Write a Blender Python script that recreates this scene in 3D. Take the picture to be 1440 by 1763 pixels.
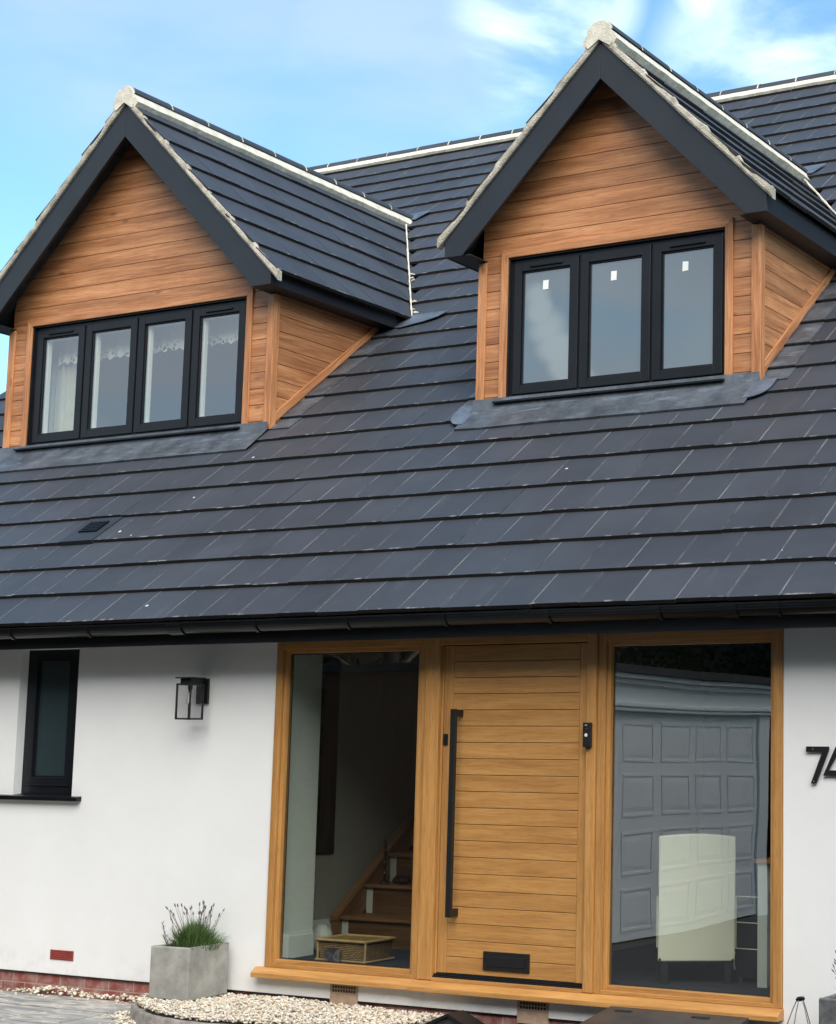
import bpy, bmesh, math, random
from mathutils import Vector, Matrix, noise
R = math.radians
random.seed(7)
scene = bpy.context.scene
for o in list(bpy.data.objects): bpy.data.objects.remove(o)
COL = scene.collection

# ------------------------------------------------------------------ camera
cam_d = bpy.data.cameras.new("camera"); cam = bpy.data.objects.new("camera", cam_d); COL.objects.link(cam)
r_, u_, f_ = Vector((0.89158891, 0.45278554, 0.00738021)), Vector((0.05518989, -0.12482255, 0.99064293)), Vector((-0.44947, 0.88283894, 0.13627958))
M3 = Matrix((r_, u_, -f_)).transposed()
cam.matrix_world = Matrix.Translation((7.60666828, -8.78160418, 1.65625254)) @ M3.to_4x4()
cam_d.sensor_fit = 'HORIZONTAL'; cam_d.sensor_width = 36; cam_d.lens = 2975.48 / 1440 * 36
cam_d.shift_x = -500 / 1440; cam_d.shift_y = 0
cam_d.clip_end = 600
scene.camera = cam

# ------------------------------------------------------------------ world, sun, exposure
SUN_EL, SUN_AZ = R(42), R(142)        # azimuth clockwise from +y : behind the viewer, to the right
w = bpy.data.worlds.new("World"); scene.world = w; w.use_nodes = True
nt = w.node_tree; nt.nodes.clear()
def N(t, **k):
    n = nt.nodes.new(t)
    for a, b in k.items(): setattr(n, a, b)
    return n
L_ = nt.links.new
sky = N('ShaderNodeTexSky', sky_type='NISHITA', sun_disc=False, sun_elevation=SUN_EL, sun_rotation=SUN_AZ, air_density=1.0, dust_density=0.3, ozone_density=2.0)
tc = N('ShaderNodeTexCoord')
mp = N('ShaderNodeMapping'); mp.inputs['Scale'].default_value = (1.6, 1.6, 5.0)
L_(tc.outputs['Generated'], mp.inputs['Vector'])
n1 = N('ShaderNodeTexNoise'); n1.inputs['Scale'].default_value = 2.3; n1.inputs['Detail'].default_value = 9; n1.inputs['Roughness'].default_value = .56; n1.inputs['Distortion'].default_value = .7
L_(mp.outputs[0], n1.inputs['Vector'])
def blob(d, lo, hi, gain):
    v = Vector(d).normalized()
    dp = N('ShaderNodeVectorMath', operation='DOT_PRODUCT'); dp.inputs[1].default_value = v
    nm = N('ShaderNodeVectorMath', operation='NORMALIZE'); L_(tc.outputs['Generated'], nm.inputs[0]); L_(nm.outputs[0], dp.inputs[0])
    mr = N('ShaderNodeMapRange', interpolation_type='SMOOTHSTEP'); mr.inputs['From Min'].default_value = math.cos(R(hi)); mr.inputs['From Max'].default_value = math.cos(R(lo)); mr.inputs['To Max'].default_value = gain
    L_(dp.outputs['Value'], mr.inputs['Value']); return mr.outputs[0]
def pixdir(x, y):
    return f_ + r_ * ((x - 1220) / 2975.48) - u_ * ((y - 881.5) / 2975.48)
mp.inputs['Rotation'].default_value = (0, .35, .0)
acc = None; acc2 = None
BL = [(930, 60, 0, 3.4, 1.0, 1), (1010, 0, 0, 2.2, .7, 1), (1330, 130, 0, 4.6, .75, 1), (1230, -10, 0, 1.6, .7, 1), (1440, 60, 0, 2.5, .6, 1), (880, 290, 0, 3.5, .25, 1), (560, 180, 0, 2.5, .2, 1)]
# cloud wisp added to the unseen sky, aimed to streak the right dormer pane
BL += [(925, 510, 0, .5, 1.0, -1), (930, 530, 0, .55, 1.2, -1), (945, 560, 0, .75, 1.0, -1), (962, 595, 0, .8, 1.2, -1), (980, 630, 0, .8, 1.3, -1), (995, 660, 0, .8, 1.3, -1), (1010, 700, 0, 1.0, 1.3, -1)]
for (x, y, lo, hi, g, fl) in BL:
    d = pixdir(x, y); d.y *= fl
    b = blob(d, lo, hi, g)
    if fl < 0:
        if acc2 is None: acc2 = b
        else:
            a = N('ShaderNodeMath', operation='MAXIMUM'); L_(acc2, a.inputs[0]); L_(b, a.inputs[1]); acc2 = a.outputs[0]
    elif acc is None: acc = b
    else:
        a = N('ShaderNodeMath', operation='MAXIMUM'); L_(acc, a.inputs[0]); L_(b, a.inputs[1]); acc = a.outputs[0]
nr = N('ShaderNodeMapRange', interpolation_type='SMOOTHSTEP'); nr.inputs['From Min'].default_value = .34; nr.inputs['From Max'].default_value = .64
L_(n1.outputs['Fac'], nr.inputs['Value'])
cr0 = N('ShaderNodeMath', operation='MULTIPLY', use_clamp=True); L_(acc, cr0.inputs[0]); L_(nr.outputs[0], cr0.inputs[1])
cr = N('ShaderNodeMath', operation='ADD', use_clamp=True); L_(cr0.outputs[0], cr.inputs[0]); L_(acc2, cr.inputs[1])
tint = N('ShaderNodeMix', data_type='RGBA', blend_type='MULTIPLY'); tint.inputs['Factor'].default_value = 1; tint.inputs['B'].default_value = (.88, 1.13, 1.10, 1)
L_(sky.outputs[0], tint.inputs['A'])
# broad veil of thin lilac haze high in the sky
b2a = blob(pixdir(250, -40), 0, 7.5, .62); b2b = blob(pixdir(650, 60), 0, 5.5, .55); b2c = N('ShaderNodeMath', operation='MAXIMUM'); L_(b2a, b2c.inputs[0]); L_(b2b, b2c.inputs[1]); b2 = b2c.outputs[0]
n2 = N('ShaderNodeTexNoise'); n2.inputs['Scale'].default_value = 3.0; n2.inputs['Detail'].default_value = 4
L_(mp.outputs[0], n2.inputs['Vector'])
vm = N('ShaderNodeMath', operation='MULTIPLY'); L_(b2, vm.inputs[0]); 
mr2 = N('ShaderNodeMapRange'); mr2.inputs['From Min'].default_value = .3; mr2.inputs['From Max'].default_value = .6; L_(n2.outputs['Fac'], mr2.inputs['Value']); L_(mr2.outputs[0], vm.inputs[1])
veil = N('ShaderNodeMix', data_type='RGBA'); veil.inputs['B'].default_value = (3.4, 4.1, 6.9, 1)
L_(vm.outputs[0], veil.inputs['Factor']); L_(tint.outputs['Result'], veil.inputs['A'])
cm = N('ShaderNodeMix', data_type='RGBA'); cm.inputs['B'].default_value = (6.6, 7.6, 8.2, 1)
L_(cr.outputs[0], cm.inputs['Factor']); L_(veil.outputs['Result'], cm.inputs['A'])
# broken pale cloud cover over the part of the sky behind the viewer
fb = blob((-.25, -1, .35), 25, 88, .8)
nf = N('ShaderNodeMapRange'); nf.inputs['From Min'].default_value = .25; nf.inputs['From Max'].default_value = .55; L_(n2.outputs['Fac'], nf.inputs['Value'])
fm = N('ShaderNodeMath', operation='MULTIPLY'); L_(fb, fm.inputs[0]); L_(nf.outputs[0], fm.inputs[1])
fc = N('ShaderNodeMix', data_type='RGBA'); fc.inputs['B'].default_value = (4.0, 4.3, 4.8, 1); L_(fm.outputs[0], fc.inputs['Factor']); L_(veil.outputs['Result'], fc.inputs['A'])
L_(fc.outputs['Result'], cm.inputs['A'])
bg = N('ShaderNodeBackground'); bg.inputs['Strength'].default_value = .13
out = N('ShaderNodeOutputWorld'); L_(cm.outputs['Result'], bg.inputs['Color']); L_(bg.outputs[0], out.inputs['Surface'])

sd = bpy.data.lights.new("sun", 'SUN'); sd.energy = 3.3; sd.angle = R(62); sd.color = (1, .93, .83)
so = bpy.data.objects.new("sun", sd); COL.objects.link(so)
sdir = Vector((math.sin(SUN_AZ) * math.cos(SUN_EL), math.cos(SUN_AZ) * math.cos(SUN_EL), math.sin(SUN_EL)))
so.rotation_euler = sdir.to_track_quat('Z', 'Y').to_euler(); so.location = (0, -10, 20)
scene.view_settings.view_transform = 'Standard'; scene.view_settings.look = 'None'
scene.view_settings.gamma = 1; scene.view_settings.exposure = 0.78
scene.cycles.max_bounces = 10; scene.cycles.transparent_max_bounces = 12

# ------------------------------------------------------------------ materials
def mat(name, col, rough=.6, metal=0, build=None, spec=.5):
    m = bpy.data.materials.new(name); m.use_nodes = True
    t = m.node_tree; b = t.nodes['Principled BSDF']
    b.inputs['Base Color'].default_value = (*col, 1); b.inputs['Roughness'].default_value = rough; b.inputs['Metallic'].default_value = metal
    b.inputs['Specular IOR Level'].default_value = spec
    if build: build(t, b)
    return m
def tn(t, ty, ins=None, **k):
    n = t.nodes.new(ty)
    for a, b in k.items(): setattr(n, a, b)
    for a, b in (ins or {}).items():
        if hasattr(b, 'links') or isinstance(b, bpy.types.NodeSocket): t.links.new(b, n.inputs[a])
        else: n.inputs[a].default_value = b
    return n
def ramp(t, fac, stops):
    n = t.nodes.new('ShaderNodeValToRGB'); e = n.color_ramp.elements
    e[0].position, e[0].color = stops[0][0], (*stops[0][1], 1); e[1].position, e[1].color = stops[-1][0], (*stops[-1][1], 1)
    for p, c in stops[1:-1]:
        x = e.new(p); x.color = (*c, 1)
    t.links.new(fac, n.inputs['Fac']); return n.outputs['Color']
def bump(t, b, h, s=.3, d=.002):
    n = tn(t, 'ShaderNodeBump', {'Height': h, 'Strength': s, 'Distance': d}); t.links.new(n.outputs[0], b.inputs['Normal'])
def mixc(t, f, a, b, bt='MIX'):
    n = t.nodes.new('ShaderNodeMix'); n.data_type = 'RGBA'; n.blend_type = bt
    for k, v in (('Factor', f), ('A', a), ('B', b)):
        if isinstance(v, bpy.types.NodeSocket): t.links.new(v, n.inputs[k])
        elif k == 'Factor': n.inputs[k].default_value = v
        else: n.inputs[k].default_value = (*v, 1)
    return n.outputs['Result']

def wood(c0, c1, c2, knots=.5, sc=1.0):
    def f(t, b):
        uv = tn(t, 'ShaderNodeUVMap').outputs[0]
        # warped coordinates so the grain wanders
        w0 = tn(t, 'ShaderNodeMapping', {'Vector': uv, 'Scale': (1.3 * sc, 4 * sc, 1)}).outputs[0]
        wn = tn(t, 'ShaderNodeTexNoise', {'Vector': w0, 'Scale': 1.6, 'Detail': 3}).outputs['Color']
        wv = tn(t, 'ShaderNodeVectorMath', {0: wn, 1: (0.0, .055, 0)}, operation='MULTIPLY').outputs[0]
        p = tn(t, 'ShaderNodeVectorMath', {0: uv, 1: wv}, operation='ADD').outputs[0]
        g1 = tn(t, 'ShaderNodeMapping', {'Vector': p, 'Scale': (1.6 * sc, 42 * sc, 1)}).outputs[0]
        f1 = tn(t, 'ShaderNodeTexNoise', {'Vector': g1, 'Scale': 1.5, 'Detail': 6, 'Roughness': .6}).outputs['Fac']
        g2 = tn(t, 'ShaderNodeMapping', {'Vector': p, 'Scale': (.8 * sc, 9 * sc, 1)}).outputs[0]
        f2 = tn(t, 'ShaderNodeTexNoise', {'Vector': g2, 'Scale': 1.5, 'Detail': 3}).outputs['Fac']
        mx = tn(t, 'ShaderNodeMath', {0: f1, 1: f2}, operation='ADD').outputs[0]
        hf = tn(t, 'ShaderNodeMath', {0: mx, 1: .5}, operation='MULTIPLY').outputs[0]
        c = ramp(t, hf, [(.37, c0), (.5, c1), (.63, c2)])
        # per-board tone: uv.z not available, use a coarse white noise of the board row attribute
        at = tn(t, 'ShaderNodeAttribute', attribute_name='tone').outputs['Fac']
        c = mixc(t, 1, c, tn(t, 'ShaderNodeCombineColor', {0: at, 1: at, 2: at}).outputs[0], 'MULTIPLY')
        po = tn(t, 'ShaderNodeTexNoise', {'Vector': tn(t, 'ShaderNodeMapping', {'Vector': uv, 'Scale': (9 * sc, 190 * sc, 1)}).outputs[0], 'Scale': 1.0, 'Detail': 3}).outputs['Fac']
        c = mixc(t, tn(t, 'ShaderNodeMapRange', {'Value': po, 'From Min': .52, 'From Max': .70, 'To Max': .45}).outputs[0], c, tuple(x * .55 for x in c0))
        kn = tn(t, 'ShaderNodeTexVoronoi', {'Vector': tn(t, 'ShaderNodeMapping', {'Vector': uv, 'Scale': (2.2, 5.5, 1)}).outputs[0], 'Scale': 1.0}).outputs['Distance']
        kf = tn(t, 'ShaderNodeMapRange', {'Value': kn, 'From Min': .03, 'From Max': .12, 'To Min': knots, 'To Max': 0}).outputs[0]
        c = mixc(t, kf, c, tuple(x * .35 for x in c0))
        t.links.new(c, b.inputs['Base Color']); bump(t, b, f1, .25, .001)
    return f
CLAD = mat('oak_effect_cladding', (.4, .2, .1), .5, build=wood((.29, .112, .042), (.45, .195, .080), (.60, .29, .130), .6))
OAK = mat('oiled_oak', (.5, .27, .1), .38, build=wood((.38, .178, .052), (.475, .235, .070), (.56, .295, .098), .10, 1.3))
DKWOOD = mat('brown_stained_timber', (.1, .05, .03), .5, build=wood((.05, .022, .012), (.10, .045, .022), (.15, .07, .035), .3))

STAIRW = mat('waxed_stair_timber', (.1, .05, .03), .5, build=wood((.10, .048, .022), (.17, .085, .040), (.23, .12, .06), .3))
def noisemat(name, c0, c1, scale=8, rough=.8, b_s=.3, b_sc=60, detail=5, metal=0, spec=.5, b_d=.002):
    def f(t, b):
        o = tn(t, 'ShaderNodeTexCoord').outputs['Object']
        n = tn(t, 'ShaderNodeTexNoise', {'Vector': o, 'Scale': scale, 'Detail': detail, 'Roughness': .6}).outputs['Fac']
        t.links.new(ramp(t, n, [(.32, c0), (.68, c1)]), b.inputs['Base Color'])
        n2_ = tn(t, 'ShaderNodeTexNoise', {'Vector': o, 'Scale': b_sc, 'Detail': 4}).outputs['Fac']
        bump(t, b, n2_, b_s, b_d)
    return mat(name, c0, rough, metal, f, spec)
def _render(t, b):
    o = tn(t, 'ShaderNodeTexCoord').outputs['Object']
    n = tn(t, 'ShaderNodeTexNoise', {'Vector': o, 'Scale': 1.3, 'Detail': 7, 'Roughness': .62}).outputs['Fac']
    c = ramp(t, n, [(.3, (.775, .775, .765)), (.7, (.83, .83, .825))])
    z = tn(t, 'ShaderNodeSeparateXYZ', {0: o}).outputs[2]
    n2_ = tn(t, 'ShaderNodeTexNoise', {'Vector': o, 'Scale': 7, 'Detail': 8, 'Roughness': .7}).outputs['Fac']
    lo = tn(t, 'ShaderNodeMapRange', {'Value': z, 'From Min': .10, 'From Max': .34, 'To Min': 1, 'To Max': 0}).outputs[0]
    sp_ = tn(t, 'ShaderNodeMapRange', {'Value': n2_, 'From Min': .5, 'From Max': .75, 'To Max': .5}).outputs[0]
    c = mixc(t, tn(t, 'ShaderNodeMath', {0: lo, 1: sp_}, operation='MULTIPLY').outputs[0], c, (.52, .47, .42))
    t.links.new(c, b.inputs['Base Color'])
    g1 = tn(t, 'ShaderNodeTexNoise', {'Vector': o, 'Scale': 330, 'Detail': 2}).outputs['Fac']
    g2 = tn(t, 'ShaderNodeTexNoise', {'Vector': o, 'Scale': 6, 'Detail': 5}).outputs['Fac']
    h = tn(t, 'ShaderNodeMath', {0: g2, 1: 3.0, 2: g1}, operation='MULTIPLY_ADD').outputs[0]
    bump(t, b, h, .35, .003)
RENDER = mat('white_render', (.8, .8, .8), .9, build=_render)
ANTH = noisemat('anthracite_trim', (.010, .013, .018), (.014, .018, .024), 3, .45, .08, 200)
FRAME = noisemat('anthracite_window_frame', (.006, .007, .010), (.009, .011, .014), 3, .38, .15, 300, spec=.35)
BLACKP = noisemat('black_gutter_plastic', (.003, .004, .005), (.006, .007, .009), 6, .34, .05, 50, spec=.35)
BLACKM = noisemat('black_powder_coat', (.007, .007, .008), (.011, .011, .012), 8, .4, .1, 300)
MORTAR = noisemat('pale_mortar', (.48, .45, .37), (.70, .67, .57), 14, .95, .8, 90, 6, b_d=.006)
VERGEM = noisemat('weathered_verge_mortar', (.24, .22, .175), (.54, .50, .42), 11, .95, .9, 70, 7, b_d=.008)
LEAD = noisemat('lead_sheet', (.040, .047, .056), (.105, .120, .140), 5, .45, .6, 14, 6, metal=.1, b_d=.01)
def _leadx(t, b):
    o = tn(t, 'ShaderNodeTexCoord').outputs['Object']
    n = tn(t, 'ShaderNodeTexNoise', {'Vector': o, 'Scale': 5, 'Detail': 7, 'Roughness': .65}).outputs['Fac']
    c = ramp(t, n, [(.32, (.036, .043, .052)), (.62, (.095, .11, .13))])
    st = tn(t, 'ShaderNodeTexNoise', {'Vector': tn(t, 'ShaderNodeMapping', {'Vector': o, 'Scale': (1.2, 6, 6)}).outputs[0], 'Scale': 2.6, 'Detail': 8, 'Roughness': .7, 'Distortion': .6}).outputs['Fac']
    c = mixc(t, tn(t, 'ShaderNodeMapRange', {'Value': st, 'From Min': .55, 'From Max': .68, 'To Max': .45}).outputs[0], c, (.24, .29, .38))
    t.links.new(c, b.inputs['Base Color'])
    bump(t, b, tn(t, 'ShaderNodeTexNoise', {'Vector': o, 'Scale': 13, 'Detail': 6}).outputs['Fac'], .7, .012)
LEAD = mat('oxidised_lead_sheet', (.1, .11, .13), .45, .1, _leadx)
LEADL = noisemat('bright_lead_sheet', (.075, .095, .125), (.15, .185, .24), 9, .45, .6, 18, 6, metal=.25, b_d=.008)
CONC = noisemat('grey_concrete', (.22, .22, .20), (.40, .39, .355), 7, .9, .5, 40, 8, b_d=.004)
ZINC = noisemat('mottled_slate_composite', (.055, .06, .065), (.17, .175, .18), 14, .6, .3, 60, 6)
SOIL = noisemat('potting_soil', (.02, .015, .01), (.06, .045, .03), 30, .95, 1, 80, 5, b_d=.01)
INTW = noisemat('interior_wall_paint', (.33, .33, .31), (.36, .36, .34), 2, .9, .1, 100)
INTP = noisemat('interior_gloss_paint', (.68, .72, .70), (.72, .76, .74), 2, .5, .1, 100)
CARPET = noisemat('dark_carpet', (.018, .022, .034), (.035, .04, .056), 60, .95, .6, 300)
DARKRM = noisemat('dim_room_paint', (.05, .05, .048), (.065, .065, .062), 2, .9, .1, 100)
TARMAC = noisemat('driveway_tarmac', (.025, .025, .026), (.05, .05, .05), 20, .9, .7, 200)
CREAM = noisemat('cream_upholstery', (.76, .75, .63), (.80, .79, .68), 5, .85, .3, 120)
SAGE = noisemat('pale_sage_paint', (.70, .75, .71), (.74, .79, .76), 5, .6, .1, 100)
CHAR = noisemat('charcoal_plastic', (.028, .027, .027), (.05, .047, .046), 8, .45, .3, 200)
TERRA = noisemat('terracotta', (.36, .25, .17), (.50, .36, .26), 20, .9, .4, 80)
REDT = noisemat('red_clay_vent', (.28, .045, .04), (.36, .07, .055), 20, .7, .4, 80)
GARW = noisemat('grey_garage_paint', (.86, .85, .82), (.89, .88, .85), 3, .5, .1, 60)
FELT = noisemat('dark_roof_felt', (.02, .02, .022), (.05, .05, .05), 12, .95, .6, 100)
CHROME = mat('chrome', (.8, .8, .8), .12, 1)
WHITEP = mat('white_plastic', (.75, .75, .73), .4)
STICK = mat('white_paper_sticker', (.8, .82, .8), .8)
BLACK = mat('matt_black', (.006, .006, .007), .6)
WICK = None
def _brick(t, b):
    uv = tn(t, 'ShaderNodeUVMap').outputs[0]
    br = tn(t, 'ShaderNodeTexBrick', {'Vector': uv, 'Color1': (.30, .075, .055, 1), 'Color2': (.17, .045, .04, 1), 'Mortar': (.36, .25, .21, 1), 'Scale': 1.0, 'Mortar Size': .005, 'Mortar Smooth': .2, 'Brick Width': .225, 'Row Height': .075, 'Bias': -.1})
    n = tn(t, 'ShaderNodeTexNoise', {'Vector': uv, 'Scale': 9, 'Detail': 8, 'Roughness': .65}).outputs['Fac']
    f = tn(t, 'ShaderNodeMapRange', {'Value': n, 'From Min': .42, 'From Max': .75, 'To Max': .85}).outputs[0]
    c = mixc(t, f, br.outputs['Color'], (.50, .38, .35))
    t.links.new(c, b.inputs['Base Color'])
    h = tn(t, 'ShaderNodeMath', {0: br.outputs['Fac'], 1: -1.0}, operation='MULTIPLY').outputs[0]
    bump(t, b, h, .8, .006)
BRICK = mat('red_brick', (.3, .1, .08), .85, build=_brick)

def _tile(edge_amt):
    def f(t, b):
        uv = tn(t, 'ShaderNodeUVMap').outputs[0]          # u,v = 0..1 over one tile, offset by an integer per tile
        ob = tn(t, 'ShaderNodeTexCoord').outputs['Object']
        sp = tn(t, 'ShaderNodeSeparateXYZ', {0: uv})
        fr = tn(t, 'ShaderNodeMath', {0: sp.outputs[0]}, operation='FRACT').outputs[0]
        fv = tn(t, 'ShaderNodeMath', {0: sp.outputs[1]}, operation='FRACT').outputs[0]
        ce = tn(t, 'ShaderNodeMath', {0: fr, 1: .5}, operation='SUBTRACT').outputs[0]
        ab = tn(t, 'ShaderNodeMath', {0: ce}, operation='ABSOLUTE').outputs[0]
        ed = tn(t, 'ShaderNodeMapRange', {'Value': ab, 'From Min': .484, 'From Max': .492}).outputs[0]
        nn = tn(t, 'ShaderNodeTexNoise', {'Vector': ob, 'Scale': 2.6, 'Detail': 5, 'Roughness': .65}).outputs['Fac']
        nf = tn(t, 'ShaderNodeMapRange', {'Value': nn, 'From Min': .36, 'From Max': .62}).outputs[0]
        ee = tn(t, 'ShaderNodeMath', {0: ed, 1: nf}, operation='MULTIPLY').outputs[0]
        ee = tn(t, 'ShaderNodeMath', {0: ee, 1: edge_amt}, operation='MULTIPLY').outputs[0]
        # body colour
        n = tn(t, 'ShaderNodeTexNoise', {'Vector': ob, 'Scale': 1.5, 'Detail': 6, 'Roughness': .6}).outputs['Fac']
        at = tn(t, 'ShaderNodeAttribute', attribute_name='tone').outputs['Fac']
        c = ramp(t, n, [(.3, (.034, .039, .049)), (.5, (.041, .047, .059)), (.72, (.050, .057, .070))])
        c = mixc(t, 1, c, tn(t, 'ShaderNodeCombineColor', {0: at, 1: at, 2: at}).outputs[0], 'MULTIPLY')
        # chalky scuffs along the leading edge
        le = tn(t, 'ShaderNodeMapRange', {'Value': fv, 'From Min': .05, 'From Max': .0}).outputs[0]
        n3 = tn(t, 'ShaderNodeTexNoise', {'Vector': ob, 'Scale': 11, 'Detail': 4}).outputs['Fac']
        n3 = tn(t, 'ShaderNodeMapRange', {'Value': n3, 'From Min': .56, 'From Max': .66, 'To Max': .6}).outputs[0]
        lf = tn(t, 'ShaderNodeMath', {0: le, 1: n3}, operation='MULTIPLY').outputs[0]
        # white spots (bird lime, mortar crumbs)
        vo = tn(t, 'ShaderNodeTexVoronoi', {'Vector': ob, 'Scale': 5.5}); 
        vr = tn(t, 'ShaderNodeSeparateColor', {0: vo.outputs['Color']}).outputs[0]
        th = tn(t, 'ShaderNodeMapRange', {'Value': vr, 'From Min': .82, 'From Max': 1.0, 'To Max': .075}).outputs[0]
        sf = tn(t, 'ShaderNodeMath', {0: vo.outputs['Distance'], 1: th}, operation='LESS_THAN').outputs[0]
        sm = tn(t, 'ShaderNodeMapRange', {'Value': n, 'From Min': .44, 'From Max': .52}).outputs[0]
        sf = tn(t, 'ShaderNodeMath', {0: sf, 1: sm}, operation='MULTIPLY').outputs[0]
        c = mixc(t, ee, c, (.46, .46, .45)); c = mixc(t, lf, c, (.42, .40, .36)); c = mixc(t, sf, c, (.6, .6, .58))
        # faint wiped streaks
        ns = tn(t, 'ShaderNodeTexNoise', {'Vector': tn(t, 'ShaderNodeMapping', {'Vector': ob, 'Scale': (7, 1.6, 1.6)}).outputs[0], 'Scale': 1.3, 'Detail': 6}).outputs['Fac']
        c = mixc(t, tn(t, 'ShaderNodeMapRange', {'Value': ns, 'From Min': .62, 'From Max': .80, 'To Max': .14}).outputs[0], c, (.14, .15, .16))
        t.links.new(c, b.inputs['Base Color'])
        nb = tn(t, 'ShaderNodeTexNoise', {'Vector': ob, 'Scale': 170, 'Detail': 3}).outputs['Fac']
        bump(t, b, nb, .5, .002)
    return f
TILE = mat('dark_slate_grey_tile', (.05, .055, .065), .5, build=_tile(1.0))
TILE2 = mat('dark_slate_grey_dormer_tile', (.05, .055, .065), .55, build=_tile(.18))
TEDGE = noisemat('tile_front_edge', (.012, .011, .011), (.03, .026, .024), 20, .9, .5, 100)

def _peb(t, b):
    uv = tn(t, 'ShaderNodeUVMap').outputs[0]
    s = tn(t, 'ShaderNodeSeparateXYZ', {0: uv}).outputs[0]
    c = ramp(t, s, [(0, (.24, .18, .12)), (.15, (.42, .36, .28)), (.45, (.56, .50, .41)), (.8, (.72, .69, .61)), (1, (.62, .46, .26))])
    t.links.new(c, b.inputs['Base Color'])
PEB = mat('cream_pebble', (.6, .5, .4), .75, build=_peb)
def _pave(t, b):
    o = tn(t, 'ShaderNodeTexCoord').outputs['Object']
    w_ = tn(t, 'ShaderNodeTexNoise', {'Vector': tn(t, 'ShaderNodeMapping', {'Vector': o, 'Scale': (1.5, 5, 1), 'Rotation': (0, 0, .35)}).outputs[0], 'Scale': 2.2, 'Detail': 8, 'Distortion': 1.2}).outputs['Fac']
    c = ramp(t, w_, [(.3, (.16, .17, .18)), (.45, (.27, .27, .26)), (.54, (.34, .33, .30)), (.58, (.55, .50, .44)), (.62, (.36, .34, .31)), (.72, (.24, .24, .23))])
    t.links.new(c, b.inputs['Base Color']); bump(t, b, w_, .6, .02)
PAVE = mat('riven_grey_paving', (.2, .2, .2), .7, build=_pave)
def _wick(t, b):
    uv = tn(t, 'ShaderNodeUVMap').outputs[0]
    br = tn(t, 'ShaderNodeTexBrick', {'Vector': uv, 'Color1': (.48, .32, .15, 1), 'Color2': (.34, .21, .09, 1), 'Mortar': (.06, .035, .015, 1), 'Scale': 1.0, 'Mortar Size': .0022, 'Mortar Smooth': .6, 'Brick Width': .03, 'Row Height': .011})
    t.links.new(br.outputs['Color'], b.inputs['Base Color'])
    h = tn(t, 'ShaderNodeMath', {0: br.outputs['Fac'], 1: -1.0}, operation='MULTIPLY').outputs[0]
    bump(t, b, h, 1, .006)
WICK = mat('woven_wicker', (.4, .26, .12), .6, build=_wick)
WICKR = noisemat('wicker_rim', (.38, .25, .11), (.52, .36, .17), 30, .5, .4, 100)
def leafmat(name, c0, c1):
    def f(t, b):
        s = tn(t, 'ShaderNodeSeparateXYZ', {0: tn(t, 'ShaderNodeUVMap').outputs[0]}).outputs[0]
        t.links.new(ramp(t, s, [(0, c0), (1, c1)]), b.inputs['Base Color'])
    return mat(name, c0, .6, build=f)
BLADE = leafmat('green_blade', (.05, .11, .025), (.20, .32, .11))
TWIG = leafmat('grey_purple_twig', (.07, .06, .055), (.16, .13, .13))
LEAFY = leafmat('yellow_green_leaf', (.05, .08, .01), (.20, .22, .03))
LEAFD = leafmat('dark_green_leaf', (.015, .03, .008), (.05, .08, .02))

def glassmat(name, ior=1.75, tint=(.86, .90, .89), body=None, rough=0.0):
    m = bpy.data.materials.new(name); m.use_nodes = True; t = m.node_tree; t.nodes.clear()
    fr = tn(t, 'ShaderNodeFresnel', {'IOR': ior}).outputs[0]
    ge = tn(t, 'ShaderNodeNewGeometry').outputs['Backfacing']
    inv = tn(t, 'ShaderNodeMath', {0: 1.0, 1: ge}, operation='SUBTRACT').outputs[0]
    fac = tn(t, 'ShaderNodeMath', {0: fr, 1: inv}, operation='MULTIPLY').outputs[0]
    gl = tn(t, 'ShaderNodeBsdfGlossy', {'Roughness': rough, 'Color': (1, 1, 1, 1)}).outputs[0]
    if body:
        o = tn(t, 'ShaderNodeTexCoord').outputs['Object']
        n = tn(t, 'ShaderNodeTexNoise', {'Vector': o, 'Scale': 1.3, 'Detail': 1}).outputs['Fac']
        di = tn(t, 'ShaderNodeBsdfDiffuse', {'Color': ramp(t, n, [(.3, tuple(x * .8 for x in body)), (.7, body)])}).outputs[0]
        tr = di
    else:
        tr = tn(t, 'ShaderNodeBsdfTransparent', {'Color': (*tint, 1)}).outputs[0]
    # very gentle waviness of float glass
    ob = tn(t, 'ShaderNodeTexCoord').outputs['Object']
    nz = tn(t, 'ShaderNodeTexNoise', {'Vector': ob, 'Scale': 1.1, 'Detail': 1}).outputs['Fac']
    bp = tn(t, 'ShaderNodeBump', {'Height': nz, 'Strength': .3, 'Distance': .006})
    t.links.new(bp.outputs[0], t.nodes[gl.node.name].inputs['Normal'])
    mx = tn(t, 'ShaderNodeMixShader', {0: fac, 1: tr, 2: gl}).outputs[0]
    t.links.new(mx, tn(t, 'ShaderNodeOutputMaterial').inputs[0]); return m
GLASS = glassmat('window_glass', 2.8, (.93, .95, .92))
GLASSB = glassmat('clear_bulb_glass', 1.4, (.95, .95, .95))
VENTM = noisemat('vent_tile_plastic', (.020, .026, .036), (.026, .033, .044), 5, .5, .1, 90)
FROST = glassmat('obscured_glass', 2.4, body=(.075, .105, .12), rough=.02)
FROSTD = glassmat('obscured_dark_glass', 1.6, body=(.03, .05, .056), rough=.3)

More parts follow.
